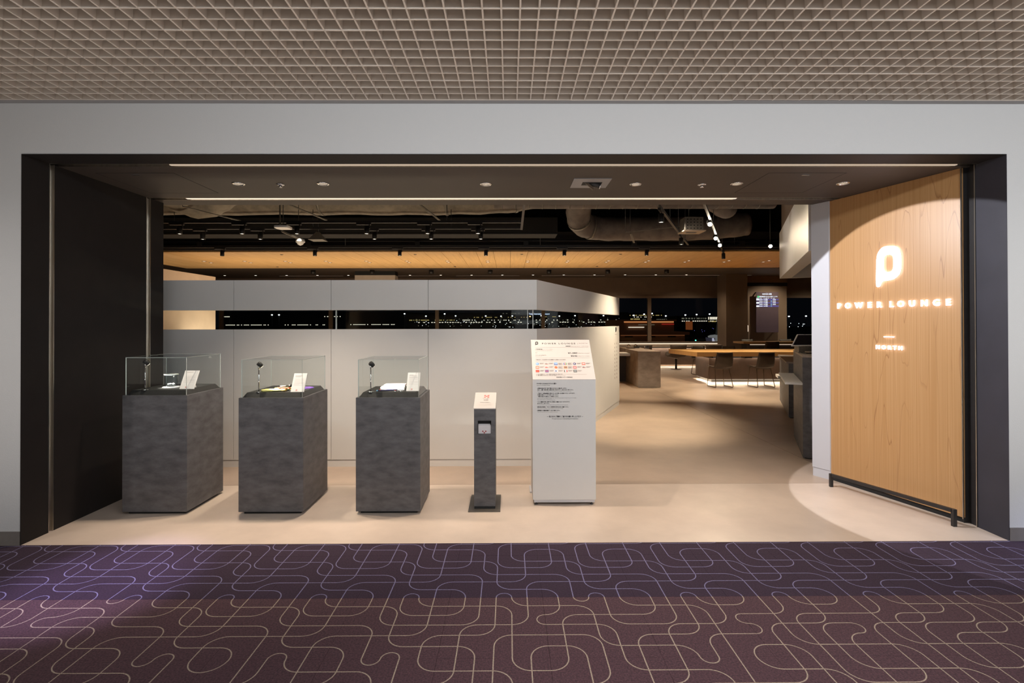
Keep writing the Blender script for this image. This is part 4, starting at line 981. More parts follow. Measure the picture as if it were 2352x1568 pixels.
put(2.86, 8.45, 2.928, 'black spotlight near the far end of the slanting track', 1.13, 420, 84, -1.3, -.5)
# lamps that face the entrance
def facing(x, y, z, zt, label, tgt, pw, ang=70):
    t = thing('tilted_spotlight', label, 'spotlight', (x, y, zt), 'tilted glaring spotlights')
    p = Vector((x, y, z)); d = (Vector(tgt) - p).normalized()
    B().cyl((x, y, zt), (x, y, z + .03), .007, 8).build('arm', M['blackmetal'], t)
    c = B().tube([p - d*.10, p - d*.09, p + d*.02], [.02, .034, .036], 14, caps=True).build('can', M['blackmetal'], t)
    B().cyl(p + d*.0205, p + d*.023, .029, 14).build('lamp_lens', M['lensbright'], c)
    if pw: spot('tilted_lamp', p + d*.03, tgt, ang, pw, WARM, .6, .03)
facing(2.86, 7.25, 2.885, 2.928, 'glaring tilted spotlight nearest on the slanting track', (2.2, 4.6, 1.2), 60)
facing(3.43, 8.45, 2.88, 2.928, 'glaring tilted spotlight, middle of the slanting track', (2.4, 4.8, 1.0), 60)
facing(3.83, 9.25, 2.885, 2.928, 'small glaring spotlight, far along the slanting track', (2.6, 5.2, 1.0), 0)
put(4.36, 10.35, 2.928, 'black spotlight at the far end of the slanting lamp track', 1.13, 260, 60, .9, -.2)
facing(4.62, 9.0, 2.83, ZB - .001, 'glaring spotlight hanging beside the white canopy', (3.4, 5.4, 1.4), 0)
# wrapped ducts
def duct(name, path, r, m_, label, straps=()):
    t = thing(name, label, 'duct', path[0])
    b = B(); P = [Vector(p) for p in path]; pts = []
    for i in range(len(P) - 1):
        p0, p1, p2, p3 = P[max(i-1, 0)], P[i], P[i+1], P[min(i+2, len(P)-1)]
        for k in range(8):
            u = k/8; pts.append(0.5*((2*p1) + (p2 - p0)*u + (2*p0 - 5*p1 + 4*p2 - p3)*u*u + (3*p1 - p0 - 3*p2 + p3)*u**3))
    pts.append(P[-1])
    b.tube(pts, [r*(1 + .03*math.sin(i*1.7)) for i in range(len(pts))], 20); b.build('wrapped_pipe', m_, t)
    for s_ in straps:
        i = int(s_*(len(pts) - 2)); d = (pts[i+1] - pts[i]).normalized(); B().cyl(pts[i] - d*.02, pts[i] + d*.02, r*1.05, 20).build('strap', M['galv'], t)
duct('insulated_duct', [(-9, 8.25, 3.55), (-6, 8.25, 3.53), (-3, 8.25, 3.53), (-1, 8.25, 3.53), (.2, 8.3, 3.6), (.8, 8.6, 3.9)], .30, M['duct'], 'long pale wrapped duct running along the front of the ceiling', (.2, .42, .62, .8))
duct('insulated_duct', [(-5.15, 7.3, 3.72), (-4.95, 7.5, 3.50), (-4.72, 7.8, 3.38), (-4.45, 7.85, 3.50), (-4.2, 7.95, 3.75)], .30, M['duct'], 'sagging wrapped duct bend at the left end of the ceiling', ())
duct('insulated_duct', [(1.22, 8.0, 3.72), (1.20, 8.6, 3.55), (1.28, 9.15, 3.30), (1.62, 9.40, 3.22), (2.4, 9.42, 3.21), (3.6, 9.42, 3.22), (4.4, 9.42, 3.30)], .215, M['duct_dark'], 'wrapped duct with a hanging elbow in the middle of the ceiling', (.34, .48))
duct('insulated_duct', [(2.75, 7.55, 3.52), (3.2, 7.9, 3.36), (3.55, 8.3, 3.34), (3.7, 8.8, 3.7)], .16, M['duct_dark'], 'short curved wrapped duct near the white canopy', ())
sd = thing('spiral_duct', 'long thin spiral duct running behind the soffit edge', 'duct', (1.8, 7.2, 3.2))
B().cyl((-.2, 7.2, 3.215), (3.75, 7.2, 3.215), .125, 18).build('pipe', M['duct_dark'], sd)
for k in range(20): B().cyl((-.1 + .19*k, 7.2, 3.215), (-.088 + .19*k, 7.2, 3.215), .129, 18).build('seam_ring', M['galv'], sd)
pp = thing('ceiling_pipe', 'black pipe run just in front of the oak raft', 'pipe', (-1, 10.45, 3.05))
B().cyl((-12, 10.42, 3.06), (13, 10.42, 3.06), .035, 10).build('pipe', M['blackmetal'], pp)
B().cyl((-12, 10.40, 3.15), (13, 10.40, 3.15), .02, 8).build('conduit', M['blackmetal'], pp)
for k in range(8): B().box(-8.5 + 2.2*k, 10.36, 3.02, -8.4 + 2.2*k, 10.46, 3.14).build('clamp', M['blackmetal'], pp)
for x0, x1, y, z, lb in ((-7.0, .9, 9.4, 3.42, 'black rectangular duct running behind the second lighting track'),):
    t = thing('rectangular_duct', lb, 'duct', (x0, y, z)); B().box(x0, y, z - .30, x1, y + .5, z).build('casing', M['shadowroom'], t); B().box(x0, y - .012, z - .312, x1, y, z - .29).build('flange', M['blackmetal'], t)
# conduits (short slanting bars)
for k, (a, c, lb) in enumerate((((-4.45, 7.0, 3.08), (-4.05, 7.8, 3.03), 'slim slanting conduit under the leftmost wrapped bend'), ((-3.0, 7.0, 3.10), (-2.75, 7.7, 3.03), 'slim slanting conduit above the white access point'),
        ((-1.25, 7.0, 3.12), (-1.05, 7.7, 3.03), 'slim slanting conduit right of the lamp horn'), ((2.05, 8.6, 2.98), (2.25, 9.2, 2.92), 'slim slanting conduit under the hanging elbow duct'), ((1.9, 8.3, 2.95), (2.95, 8.0, 3.02), 'thin pale rod crossing towards the slanting track'))):
    t = thing('conduit', lb, 'conduit', a); d_ = Vector((.02, 0, 0))
    B()._bar(a, c, .006)._bar(Vector(a) + d_, Vector(c) + d_, .006).build('channel', M['galv'], t); B().cyl(a, (a[0], a[1], ZB), .004, 6).build('hanger_rod', M['blackmetal'], t)
br = thing('white_strut', 'pale slanting strut at the right end of the lighting tracks', 'strut', (.19, 6.9, 2.9))
B()._bar((.215, 6.75, 3.12), (.172, 6.9, 2.74), .016).build('channel', mat('pale_strut_paint', (.34, .29, .235), .5, noise=(8, .1)), br); B().cyl((.215, 6.75, 3.10), (.215, 6.75, ZB), .006, 6).build('hanger_rod', M['blackmetal'], br)
ap = thing('access_point', 'white rounded wireless access point hanging from the ceiling', 'access point', (-3.08, 7.0, 2.79))
B().prism([(-3.08 + .10*math.copysign(abs(math.cos(a*PI/16))**.5, math.cos(a*PI/16)), 7.0 + .10*math.copysign(abs(math.sin(a*PI/16))**.5, math.sin(a*PI/16))) for a in range(32)], 2.775, 2.805).build('housing', M['card'], ap, bevel=.006)
B().cyl((-3.08, 7.0, 2.805), (-3.08, 7.0, ZB), .006, 6).build('hanger_rod', M['blackmetal'], ap)
cm = thing('ceiling_camera', 'white round dome camera at the lower end of a bent arm', 'camera', (-3.09, 7.6, 2.68))
B().lathe([(0, .045), (.06, .045), (.065, .02), (.065, 0), (.05, -.005), (.038, -.03), (0, -.048)], (-3.09, 7.6, 2.68), 18).build('housing', M['card'], cm)
B()._bar((-3.09, 7.6, 2.725), (-3.25, 7.35, 2.80), .011)._bar((-3.25, 7.35, 2.80), (-3.28, 7.35, 2.93), .011)._bar((-3.28, 7.35, 2.93), (-3.28, 7.35, ZB), .008).build('bent_arm', M['galv'], cm)
hn = thing('lamp_horn', 'grey pyramid-shaped ceiling horn between the lighting tracks', 'speaker', (-3.1, 8.35, 2.83))
B().prism([(-3.225, 8.23), (-2.99, 8.23), (-2.99, 8.47), (-3.225, 8.47)], 2.83, 2.965, [(-3.13, 8.32), (-3.085, 8.32), (-3.085, 8.38), (-3.13, 8.38)]).build('flared_shade', mat('grey_horn_paint', (.20, .185, .155), .5, noise=(8, .1)), hn)
B().cyl((-3.108, 8.35, 2.96), (-3.108, 8.35, 3.235), .012, 8).build('stem', M['blackmetal'], hn)
cb = thing('perforated_box', 'grey perforated metal box with a pale flange hanging from the ceiling', 'ceiling box', (2.75, 7.8, 2.9))
B().box(2.64, 7.62, 2.86, 2.91, 7.85, 3.06).build('casing', M['galv'], cb)
B().box(2.61, 7.59, 2.845, 2.94, 7.88, 2.86).build('flange', mat('pale_flange', (.52, .40, .28), .5, noise=(8, .08)), cb)
b = B()
for i in range(5):
    for j in range(4): b.cyl((2.675 + .050*i, 7.6195, 2.89 + .045*j), (2.675 + .050*i, 7.6185, 2.89 + .045*j), .010, 8)
hl = b.build('hole_pattern', M['blackmatte'], cb); hl['kind'] = 'stuff'
B().box(2.68, 7.68, 2.840, 2.84, 7.76, 2.846).build('socket_plate', M['chrome'], cb); B().cyl((2.76, 7.8, 3.07), (2.76, 7.8, ZB), .008, 6).build('hanger_rod', M['blackmetal'], cb)

# ================================================================== WHITE CANOPY ABOVE THE RECEPTION
F1 = Vector((4.357, 8.2, 0)); F0 = Vector((2.955, 5.02, 0)); dc = (F1 - F0).normalized(); pc = Vector((dc.y, -dc.x, 0))
cn = sempty('ceiling_canopy', 'white hollow canopy hanging over the reception counter')
th = .16
def q4(a, b_, w0, w1): return [tuple((a + pc*w0)[:2]), tuple((b_ + pc*w0)[:2]), tuple((b_ + pc*w1)[:2]), tuple((a + pc*w1)[:2])]
B().prism(q4(F0, F1, 0, th), 2.185, 2.915).build('side_panel', M['white'], cn)
B().prism(q4(F1 - dc*.12, F1, th, 2.6), 2.185, 2.915).build('end_panel', M['white'], cn)
B().prism(q4(F0, F1 - dc*.12, th, 2.6), 2.60, 2.66).build('inner_top', M['white'], cn)
B().prism(q4(F0 - dc*.1, F1 - dc*.02, .03, 2.6), 2.915, ZB).build('bulkhead', M['brown'], cn)
spot('canopy_wash', (2.45, 7.6, 2.9), (3.9, 7.0, 2.5), 90, 36, (1.0, .87, .74), .8, .05)

# ================================================================== RECEPTION COUNTERS
K0 = Vector((3.197, 5.554, 0)); K1 = Vector((3.70, 6.634, 0)); kd = (K1 - K0).normalized(); kp = Vector((kd.y, -kd.x, 0))
def kq(a, b_, w0, w1): return [tuple((a + kp*w0)[:2]), tuple((b_ + kp*w0)[:2]), tuple((b_ + kp*w1)[:2]), tuple((a + kp*w1)[:2])]
rc = thing('reception_counter', 'tall dark stone reception counter with a pale bag ledge', 'counter', (3.5, 6.1, 0))
B().prism(kq(K0, K1, 0, .75), .012, 1.10).build('body', M['stone'], rc); B().prism(kq(K0 + kd*.02, K1 - kd*.02, .02, .72), 0, .013).build('base', M['blackmatte'], rc)
B().prism(kq(K0, K1, 0, .75), 1.10, 1.12).build('top', M['stone_b'], rc)
B().prism(kq(K0 + kd*.0, K1, -.17, 0), .80, .822).build('bag_ledge', M['white'], rc)
L0 = Vector((4.33, 7.898, 0)); L1 = Vector((5.15, 9.706, 0))
rc2 = thing('reception_desk', 'lower stone reception desk behind the tall counter', 'counter', (4.7, 8.8, 0))
B().prism(kq(L0, L1, 0, .8), .012, .845).build('body', M['stone'], rc2); B().prism(kq(L0 + kd*.02, L1 - kd*.02, .02, .7), 0, .013).build('base', M['blackmatte'], rc2)
B().prism(kq(L0, L1, -.03, .8), .845, .867).build('top', M['stone_b'], rc2)
B().prism(kq(L0 + kd*1.55, L1, -.07, -.0), .455, .50).build('low_ledge', M['white'], rc2)
# monitor on the counter
mn = thing('tilted_monitor', 'white-framed black tilted monitor on the reception counter', 'monitor', (3.62, 6.12, 1.12))
mo = Vector((3.357, 6.05, 1.204)); mx_ = Vector((1, .12, 0)).normalized(); my = Vector((.04, .50, .86)).normalized(); mnn = mx_.cross(my)
B().extr([mo, mo + mx_*.40, mo + mx_*.46 + my*.155, mo + my*.155 + mx_*.112], -mnn*.018).build('frame', M['card'], mn)
B().extr([mo + mx_*.018 + my*.010 + mnn*.0012, mo + mx_*.385 + my*.010 + mnn*.0012, mo + mx_*.385 + my*.145 + mnn*.0012, mo + mx_*.118 + my*.145 + mnn*.0012], -mnn*.001).build('screen', mat('black_screen', (.006, .006, .010), .12, noise=(5, .1)), mn)
B().box(3.47, 6.10, 1.12, 3.66, 6.20, 1.20).build('stand_box', M['galv'], mn)
ms = thing('card_reader', 'small flat black and silver reader lying on the reception counter', 'reader', (3.45, 5.92, 1.12))
B().prism([(3.42, 5.86), (3.52, 5.86), (3.55, 6.02), (3.45, 6.02)], 1.12, 1.132).build('base', M['blackmetal'], ms); B().prism([(3.45, 5.865), (3.53, 5.865), (3.55, 5.98), (3.47, 5.98)], 1.132, 1.145).build('keypad', M['steel'], ms)

# ================================================================== STONE SERVICE COUNTER
sc_ = thing('service_counter', 'square brown-grey stone service counter end by the partition', 'counter', (3.2, 12.8, 0))
B().box(2.948, 11.66, 0.008, 3.462, 14.3, .823).build('body', M['stone_b'], sc_); B().box(2.96, 11.675, 0, 3.45, 14.28, .009).build('base', M['blackmatte'], sc_)
B().box(1.4, 12.42, .672, 2.98, 12.95, .738).build('side_shelf', M['white'], sc_); B().box(1.4, 12.9, 0, 2.948, 12.98, .66).build('shelf_back', M['darkbrown'], sc_)
for x, y, h, s_, nm_, lb, mm_ in ((3.10, 13.9, .03, .16, 'serving_tray', 'flat pale tray at the back of the stone service counter', 'steel'), (3.30, 13.2, .05, .12, 'condiment_box', 'low dark box on the stone service counter', 'blackmetal'), (3.10, 13.0, .02, .18, 'serving_tray', 'thin dark tray at the left edge of the stone service counter', 'bronze'), (3.34, 12.4, .09, .09, 'cup_holder', 'small clear-sided holder near the front of the stone service counter', 'chrome')):
    t = thing(nm_, lb, 'tray' if 'tray' in nm_ else 'holder', (x, y, .823))
    B().box(x - s_/2, y - s_/2, .823, x + s_/2, y + s_/2, .823 + h*.4).build('tray_base', M[mm_], t)
    for a in ((-1, 0), (1, 0), (0, -1), (0, 1)):
        q = s_/2; B().box(x + a[0]*q - (.004 if a[0] else q), y + a[1]*q - (.004 if a[1] else q), .823 + h*.4, x + a[0]*q + (.004 if a[0] else q), y + a[1]*q + (.004 if a[1] else q), .823 + h).build('tray_side', M[mm_], t)
for x, y, lb in ((3.18, 13.55, 'shiny round sugar pot, left one on the stone service counter'), (3.36, 13.55, 'shiny round sugar pot, right one on the stone service counter')):
    t = thing('sugar_pot', lb, 'pot', (x, y, .823)); B().lathe([(0, 0), (.035, 0), (.045, .03), (.040, .06), (0, .06)], (x, y, .823), 14).build('body', M['chrome'], t); B().lathe([(.042, .06), (.025, .075), (.006, .08), (.008, .09), (0, .093)], (x, y, .823), 14).build('lid', M['chrome'], t)

# ================================================================== OAK WORK TABLE
wt = thing('work_table', 'long thick oak table on a bronze pedestal with light below', 'table', (6.3, 13, 0))
TP = [(4.55, 12.35), (8.35, 12.35), (8.35, 13.75), (4.30, 13.75)]
B().prism(TP, .655, .765).build('tabletop', M['tablewood'], wt, bevel=.004)
BP = [(4.95, 12.62), (8.2, 12.62), (8.2, 13.62), (4.975, 13.62)]
B().prism(BP, .075, .60).build('pedestal', M['tablebase'], wt)
B().prism([(5.1, 12.75), (8.05, 12.75), (8.05, 13.5), (5.1, 13.5)], .60, .655).build('neck', M['blackmatte'], wt)
B().prism([(5.03, 12.70), (8.1, 12.70), (8.1, 13.52), (5.05, 13.52)], 0, .075).build('recessed_base', M['blackmatte'], wt)
for (x0, y0, x1, y1) in ((4.97, 12.625, 8.18, 12.66), (4.98, 12.68, 5.015, 13.55)):
    B().box(x0, y0, .068, x1, y1, .0745).build('led_strip', M['strip'], wt)
for x in (5.72, 6.95): B().box(x, 12.36, .615, x + .17, 12.6, .6548).build('power_box', M['blackmetal'], wt)
area('table_under_light', (6.5, 12.655, .066), (math.radians(-18), 0, 0), 3.2, .03, 22, WARM)
area('table_end_light', (4.985, 13.1, .066), (0, math.radians(-18), 0), .03, .9, 9, WARM)
area('table_apron_light', (6.5, 12.60, .648), (math.radians(18), 0, 0), 3.0, .02, 5, (1, .80, .62))
area('table_apron_light', (4.92, 13.1, .648), (0, math.radians(18), 0), .02, .9, 2, (1, .80, .62))

# ================================================================== CHAIRS
def shell_grid(prof, wid, cup, thick, nv=8):
    """prof: (y,z) from seat front to back top"""
    n = len(prof); top_, bot = [], []
    for i, (y, z) in enumerate(prof):
        a = Vector(prof[min(i+1, n-1)]) - Vector(prof[max(i-1, 0)]); a.normalize(); nx, nz = a.y, -a.x   # outward (below / behind)
        if nz > 0 and i < n//2: nx, nz = -nx, -nz
        if i >= n//2 and nx > 0: nx, nz = -nx, -nz
        rt, rb = [], []
        for j in range(nv + 1):
            v = -1 + 2*j/nv; c = cup*v*v
            p = Vector((v*wid[i]/2*(1 - .04*abs(v)), y - nx*c, z - nz*c)); rt.append(p); rb.append(p + Vector((0, nx*thick, nz*thick)))
        top_.append(rt); bot.append(rb)
    return top_, bot
def shell_part(b, T_, B_, i0, i1):
    bm = b.bm; nv = len(T_[0])
    vt = [[bm.verts.new(p) for p in T_[i]] for i in range(i0, i1 + 1)]; vb = [[bm.verts.new(p) for p in B_[i]] for i in range(i0, i1 + 1)]
    m = i1 - i0
    for i in range(m):
        for j in range(nv - 1):
            for V, s_ in ((vt, 1), (vb, 0)):
                f = (V[i][j], V[i][j+1], V[i+1][j+1], V[i+1][j]); f = bm.faces.new(f if s_ else f[::-1]); f.smooth = True
        for j in (0, nv - 1): bm.faces.new((vt[i][j], vb[i][j], vb[i+1][j], vt[i+1][j]))
    for i in (0, m):
        for j in range(nv - 1): bm.faces.new((vt[i][j], vb[i][j], vb[i][j+1], vt[i][j+1]))
    return b
def make_chair():
    t = thing('lounge_chair', 'x', 'chair', (0, 0, 0), 'brown shell chairs around the tables')
    prof = [(.235, .455), (.20, .465), (.08, .455), (-.06, .440), (-.135, .445), (-.175, .480), (-.200, .56), (-.225, .68), (-.245, .795)]
    wid = [.40, .43, .46, .46, .45, .44, .44, .42, .385]
    T_, B_ = shell_grid(prof, wid, .030, .018)
    shell_part(B(), T_, B_, 0, 4).build('seat', M['chair'], t, world=False); shell_part(B(), T_, B_, 4, 8).build('backrest', M['chair'], t, world=False)
    for s_ in (-1, 1):
        B().tube([(s_*.17, .17, .445), (s_*.205, .205, .02), (s_*.205, .20, .009), (s_*.205, -.19, .009), (s_*.205, -.20, .02), (s_*.17, -.10, .425)], .0085, 8).build('sled_leg', M['bronze'], t, world=False)
    B().tube([(-.17, .17, .440), (.17, .17, .440)], .008, 8).tube([(-.17, -.10, .420), (.17, -.10, .420)], .008, 8).build('under_frame', M['bronze'], t, world=False)
    return t
CH = make_chair()
CH.location = (4.86, 11.76, 0); CH.rotation_euler = (0, 0, .10); CH['label'] = 'brown shell chair at the near side of the oak table, left one'
dup(CH, (5.81, 11.76, 0), .10, 'brown shell chair at the near side of the oak table, nearer the reception')
for x, lb in ((5.47, 'brown shell chair behind the oak table, between two bar stools'), (6.35, 'brown shell chair behind the oak table, below the bar end')): dup(CH, (x, 14.55, 0), PI, lb)
for x, y, lb in ((7.35, 14.45, 'dark shell chair before the far table, nearest the pillar'), (7.62, 16.1, 'dark shell chair beyond the far table, nearest the pillar'), (8.35, 14.5, 'dark shell chair before the far table, near the monitor'), (8.85, 16.1, 'dark shell chair beyond the far table, near the monitor'), (9.1, 14.7, 'dark shell chair before the far table, behind the monitor')): dup(CH, (x, y, 0), 0 if y < 15 else PI, lb).scale = (1, 1, 1.18)
def make_stool():
    t = thing('swivel_stool', 'x', 'stool', (0, 0, 0), 'taupe swivel chairs at the window bar')
    prof = [(.26, .50), (.22, .475), (.10, .42), (-.05, .385), (-.15, .40), (-.215, .45), (-.245, .53), (-.265, .65), (-.285, .775)]
    wid = [.42, .58, .66, .64, .58, .52, .50, .52, .54]
    T_, B_ = shell_grid(prof, wid, .055, .03)
    shell_part(B(), T_, B_, 0, 5).build('seat', M['stoolm'], t, world=False); shell_part(B(), T_, B_, 5, 8).build('backrest', M['stoolm'], t, world=False)
    B().cyl((0, 0, .33), (0, 0, .365), .06, 16).build('collar', M['steel'], t, world=False)
    B().cyl((0, 0, .01), (0, 0, .34), .033, 14).build('column', M['blackmetal'], t, world=False)
    B().lathe([(0, 0), (.17, 0), (.17, .006), (.03, .012), (0, .012)], (0, 0, 0), 20).build('base', M['stoolm'], t, world=False)
    return t
STL = make_stool(); STL.location = (5.30, 16.2, 0); STL['label'] = 'taupe swivel chair at the window bar, in full view beside the oak table'
dup(STL, (4.22, 16.2, 0), 0, 'taupe swivel chair at the window bar, behind the stone service counter'); dup(STL, (6.42, 16.2, 0), 0, 'taupe swivel chair at the window bar, next to the winglet outside')
# window bar
wb = thing('window_bar', 'long pale window bar lit from above and below', 'bar', (4, 17.3, 0))
B().box(-9, 16.9, .665, 7.56, 17.55, .745).build('bar_top', M['cream'], wb)
B().box(-9, 17.28, .0, 7.03, 17.38, .62).build('bar_front', M['tablebase'], wb); B().box(-9, 17.33, .62, 7.03, 17.5, .665).build('bar_neck', M['blackmatte'], wb)
B().box(-9, 17.50, .745, 7.2, 17.53, .775).build('back_upstand', M['strip'], wb)
for x in (4.25, 5.85, 6.85): B().box(x, 16.92, .63, x + .22, 17.2, .6648).build('power_box', M['blackmetal'], wb)
area('bar_under_light', (3.0, 17.22, .63), (math.radians(10), 0, 0), 8, .03, 22, (1, .80, .62))
area('bar_foot_light', (4.5, 17.27, .05), (math.radians(-25), 0, 0), 5, .03, 14, WARM)
# far table
ft_ = thing('far_table', 'long brown wooden table in front of the display wall', 'table', (8.6, 15.3, 0))
B().box(6.9, 15.0, .85, 10.2, 15.7, .903).build('tabletop', M['tablewood'], ft_); B().box(7.2, 15.25, 0, 10.0, 15.45, .85).build('pedestal', M['darkbrown'], ft_)
B().box(7.2, 15.22, .81, 10.0, 15.245, .82).build('led_strip', M['strip'], ft_)
tk = thing('touch_kiosk', 'small blue-lit touch kiosk on the display wall', 'kiosk', (7.95, 17.1, 0))
B().box(7.86, 17.08, 1.05, 8.0, 17.2, 1.36).build('kiosk_body', M['blackmetal'], tk); B().box(7.885, 17.074, 1.20, 7.975, 17.081, 1.31).build('kiosk_screen', SB, tk); B().box(7.88, 17.1, 0, 7.98, 17.2, 1.05).build('kiosk_stem', M['blackmetal'], tk)
B().box(8.005, 17.08, 1.17, 8.02, 17.1, 1.38).build('kiosk_light', M['strip'], tk)

# ================================================================== NIGHT AIRFIELD OUTSIDE
ap_ = struct(B().box(-700, 18.2, -6.3, 700, 900, -6).build('ground_apron', mat('dark_apron', (.02, .02, .022), .8, noise=(.05, .3))), 'dark airport apron outside the windows')
def PXY(u, v, y): return ((u - 1168)/1175*y, 1.484 + (741 - v)/1175*y)
LW = emis('window_white', (1.0, .93, .75), 1.1); LY = emis('window_yellow', (1.0, .78, .28), .55); LD = emis('window_dim', (.75, .75, .55), .22); LO = emis('orange_facade_light', (1.0, .38, .13), .50); LC = emis('cool_point', (.9, .95, 1.0), 4.0); LB = emis('blue_point', (.25, .25, 1.0), 1.2); LG_ = emis('green_point', (.1, 1.0, .6), 4.0); LOP = emis('orange_point', (1.0, .55, .2), 4)
fac = mat('dark_facade', (.03, .03, .028), .8, noise=(.3, .2)); fac2 = mat('rust_facade', (.16, .07, .035), .8, noise=(.2, .2), emit=((.10, .035, .012), .10))
def building(name, label, u0, u1, vt, y, rows, fm_=fac, depth=25, seed=1):
    rnd = random.Random(seed); x0, zt = PXY(u0, vt, y); x1, _ = PXY(u1, vt, y)
    t = thing(name, label, 'building', ((x0 + x1)/2, y, -6))
    B().box(x0, y, -6, x1, y + depth, zt).build('block', fm_, t); B().box(x0 - .5, y - .5, zt, x1 + .5, y + depth, zt + .4).build('roof', fm_, t)
    for (a, c, v, hpx, st, dens, m_) in rows:
        b = B(); u = a; n = 0
        while u < c:
            if rnd.random() < dens:
                xa, z = PXY(u, v, y); xb, _ = PXY(u + st*.62, v, y); hz = hpx/1175*y; b.box(xa, y - .12, z - hz/2, xb, y + .02, z + hz/2); n += 1
            u += st
        if n: o = b.build('lit_windows', m_, t); o['kind'] = 'stuff'
        else: b.bm.free()
    return t
building('terminal_building', 'added far dark block whose lit windows stand in for lights mirrored in the glass slot', 505, 930, 716, 330, [(520, 620, 745, 1.6, 3.2, .8, LW), (655, 745, 745, 1.6, 3.2, .8, LW), (512, 530, 726, 1.8, 3, .9, LW), (742, 790, 726, 1.8, 3.2, .7, LW), (805, 905, 744.5, 1.6, 3.2, .85, LW)], seed=3)  # made-up block, its windows replace lights reflected in the slot glass
tb = building('terminal_building', 'far terminal building with yellow window rows and a lettered roof sign', 935, 1440, 719, 300, [(940, 985, 734.8, 2, 2.4, .8, LY), (996, 1044, 734.8, 2, 2.4, .85, LY), (1056, 1090, 734.8, 2, 3, .6, LW), (1110, 1200, 735, 1.6, 3, .45, LW), (1085, 1210, 728.5, 1.4, 3, .35, LY), (1220, 1300, 727.5, 1.6, 3, .4, LY), (1230, 1420, 735, 1.8, 4, .45, LW), (960, 1420, 740, 1.6, 6, .5, LW), (1150, 1200, 716.5+3, 1.4, 4, .4, LD)], seed=5)
ps = PXY(1214, 722.5, 299)
place(text('Tokyo International Airport', 1.35, 'LEFT', .012, 1, 0, PXY(1262, 720, 299)[0] - ps[0]), 'roof_lettering', emis('roof_sign_light', (.62, .76, 1.0), 1.6), frame(Vector((ps[0], 299.4, ps[1])), (1, 0, 0), (0, 0, 1)), tb)
building('terminal_building', 'far stepped terminal with yellow and white lit storeys right of the partition', 1440, 1525, 721, 260, [(1446, 1520, 724.5, 1.6, 3, .7, LY), (1448, 1470, 734, 4, 2.2, 1, LY), (1456, 1510, 728.5, 1.6, 3, .6, LW), (1472, 1545, 734, 1.6, 4, .5, LD)], seed=8)
building('pier_building', 'long far pier whose right end is brightly lit', 1555, 1690, 728, 240, [(1566, 1625, 732, 3, 2.2, .6, LD), (1627, 1656, 731.5, 6, 1.9, .95, LW), (1566, 1655, 738, 1.6, 5, .6, LW), (1628, 1652, 738.8, 2.6, 2.2, .8, LY)], depth=15, seed=9)
ob_ = building('cargo_shed', 'low rust-lit shed with an orange eave strip', 1433, 1548, 738.2, 130, [], fac2, seed=2)
a0, z0 = PXY(1433, 739.5, 129.8); a1, _ = PXY(1547, 739.5, 129.8); B().box(a0, 129.6, z0 - .22, a1, 129.95, z0 + .18).build('eave_light', LO, ob_)
a0, z0 = PXY(1443, 752, 129.8); a1, _ = PXY(1479, 752, 129.8); B().box(a0, 129.6, z0 - .09, a1, 129.95, z0 + .09).build('tube_light', LW, ob_)
a0, z0 = PXY(1466, 746.3, 129.8); a1, _ = PXY(1503, 746.3, 129.8); B().box(a0, 129.6, z0 - .05, a1, 129.95, z0 + .05).build('tube_light', LD, ob_)
a0, z0 = PXY(1520, 745, 129.8); a1, _ = PXY(1548, 745, 129.8); B().box(a0, 129.6, z0 - .06, a1, 129.95, z0 + .06).build('red_light', emis('red_eave', (1.0, .05, .04), .5), ob_)
ob2 = building('cargo_shed', 'nearer low brown shed below the orange-lit one', 1425, 1573, 769.5, 70, [], fac2, 14, seed=4)
a0, z0 = PXY(1425, 770.5, 69.9); a1, _ = PXY(1572, 770.5, 69.9); B().box(a0, 69.8, z0 - .07, a1, 69.95, z0 + .05).build('eave_light', emis('dim_orange', (1.0, .35, .13), .12), ob2)
for k_2, (u, wd) in enumerate(((1444, 18), (1495, 20), (1543, 18))):
    a0, z0 = PXY(u - wd/2, 773, 69.9); a1, _ = PXY(u + wd/2, 773, 69.9); B().box(a0, 69.86, z0 - .12, a1, 70.0, z0 + .10).build('bay_opening', M['blackmatte'], ob2)
tw = thing('lit_tower', 'small orange-lit tower on the apron', 'building', (29, 150, -6))
xa, za = PXY(1583, 738.5, 150); xb, zb = PXY(1591, 758, 150); B().box(xa, 150, -6, xb, 153, zb).build('tower_base', fac, tw); B().box(xa, 150, zb, xb, 153, za).build('tower_block', mat('tower_facade', (.2, .08, .03), .8, noise=(.3, .2), emit=((.8, .22, .06), .16)), tw)
# floodlight masts
nm_k = 0
for u, v, c in [(626, 722, 0), (642, 722, 0), (929, 720, 0), (978, 725.5, 0), (1020.8, 720.4, 0), (1046, 725, 0), (1115, 725.5, 0), (1150, 726, 0), (1176, 725.5, 0), (1216.7, 726.8, 1), (1242.6, 725, 0), (1284, 726, 0), (1320, 725, 0), (1385.5, 725, 0), (1455, 724.6, 0), (1479, 722, 0), (1497.5, 720.5, 0), (1529, 726, 0), (1574, 724, 0), (1600, 723, 0), (1630, 722, 0), (1666, 720.5, 0), (1813, 727.6, 0), (1852.5, 727, 0)]:
    x, z = PXY(u, v, 180)
    if not c: nm_k += 1
    t = thing('floodlight_mast', 'orange floodlight mast, the only warm one on the apron' if c else 'far white floodlight on a thin mast over the apron, %s from the left' % NUMW[nm_k - 1], 'light mast', (x, 180, -6), None if c else 'white floodlight masts over the apron')
    B().cyl((x, 180, -6), (x, 180, z), .12, 6).build('mast', fac, t); B().box(x - .22, 179.7, z - .16, x + .22, 180, z + .16).build('flood_lamp', LOP if c else LC, t)
rnd = random.Random(11)
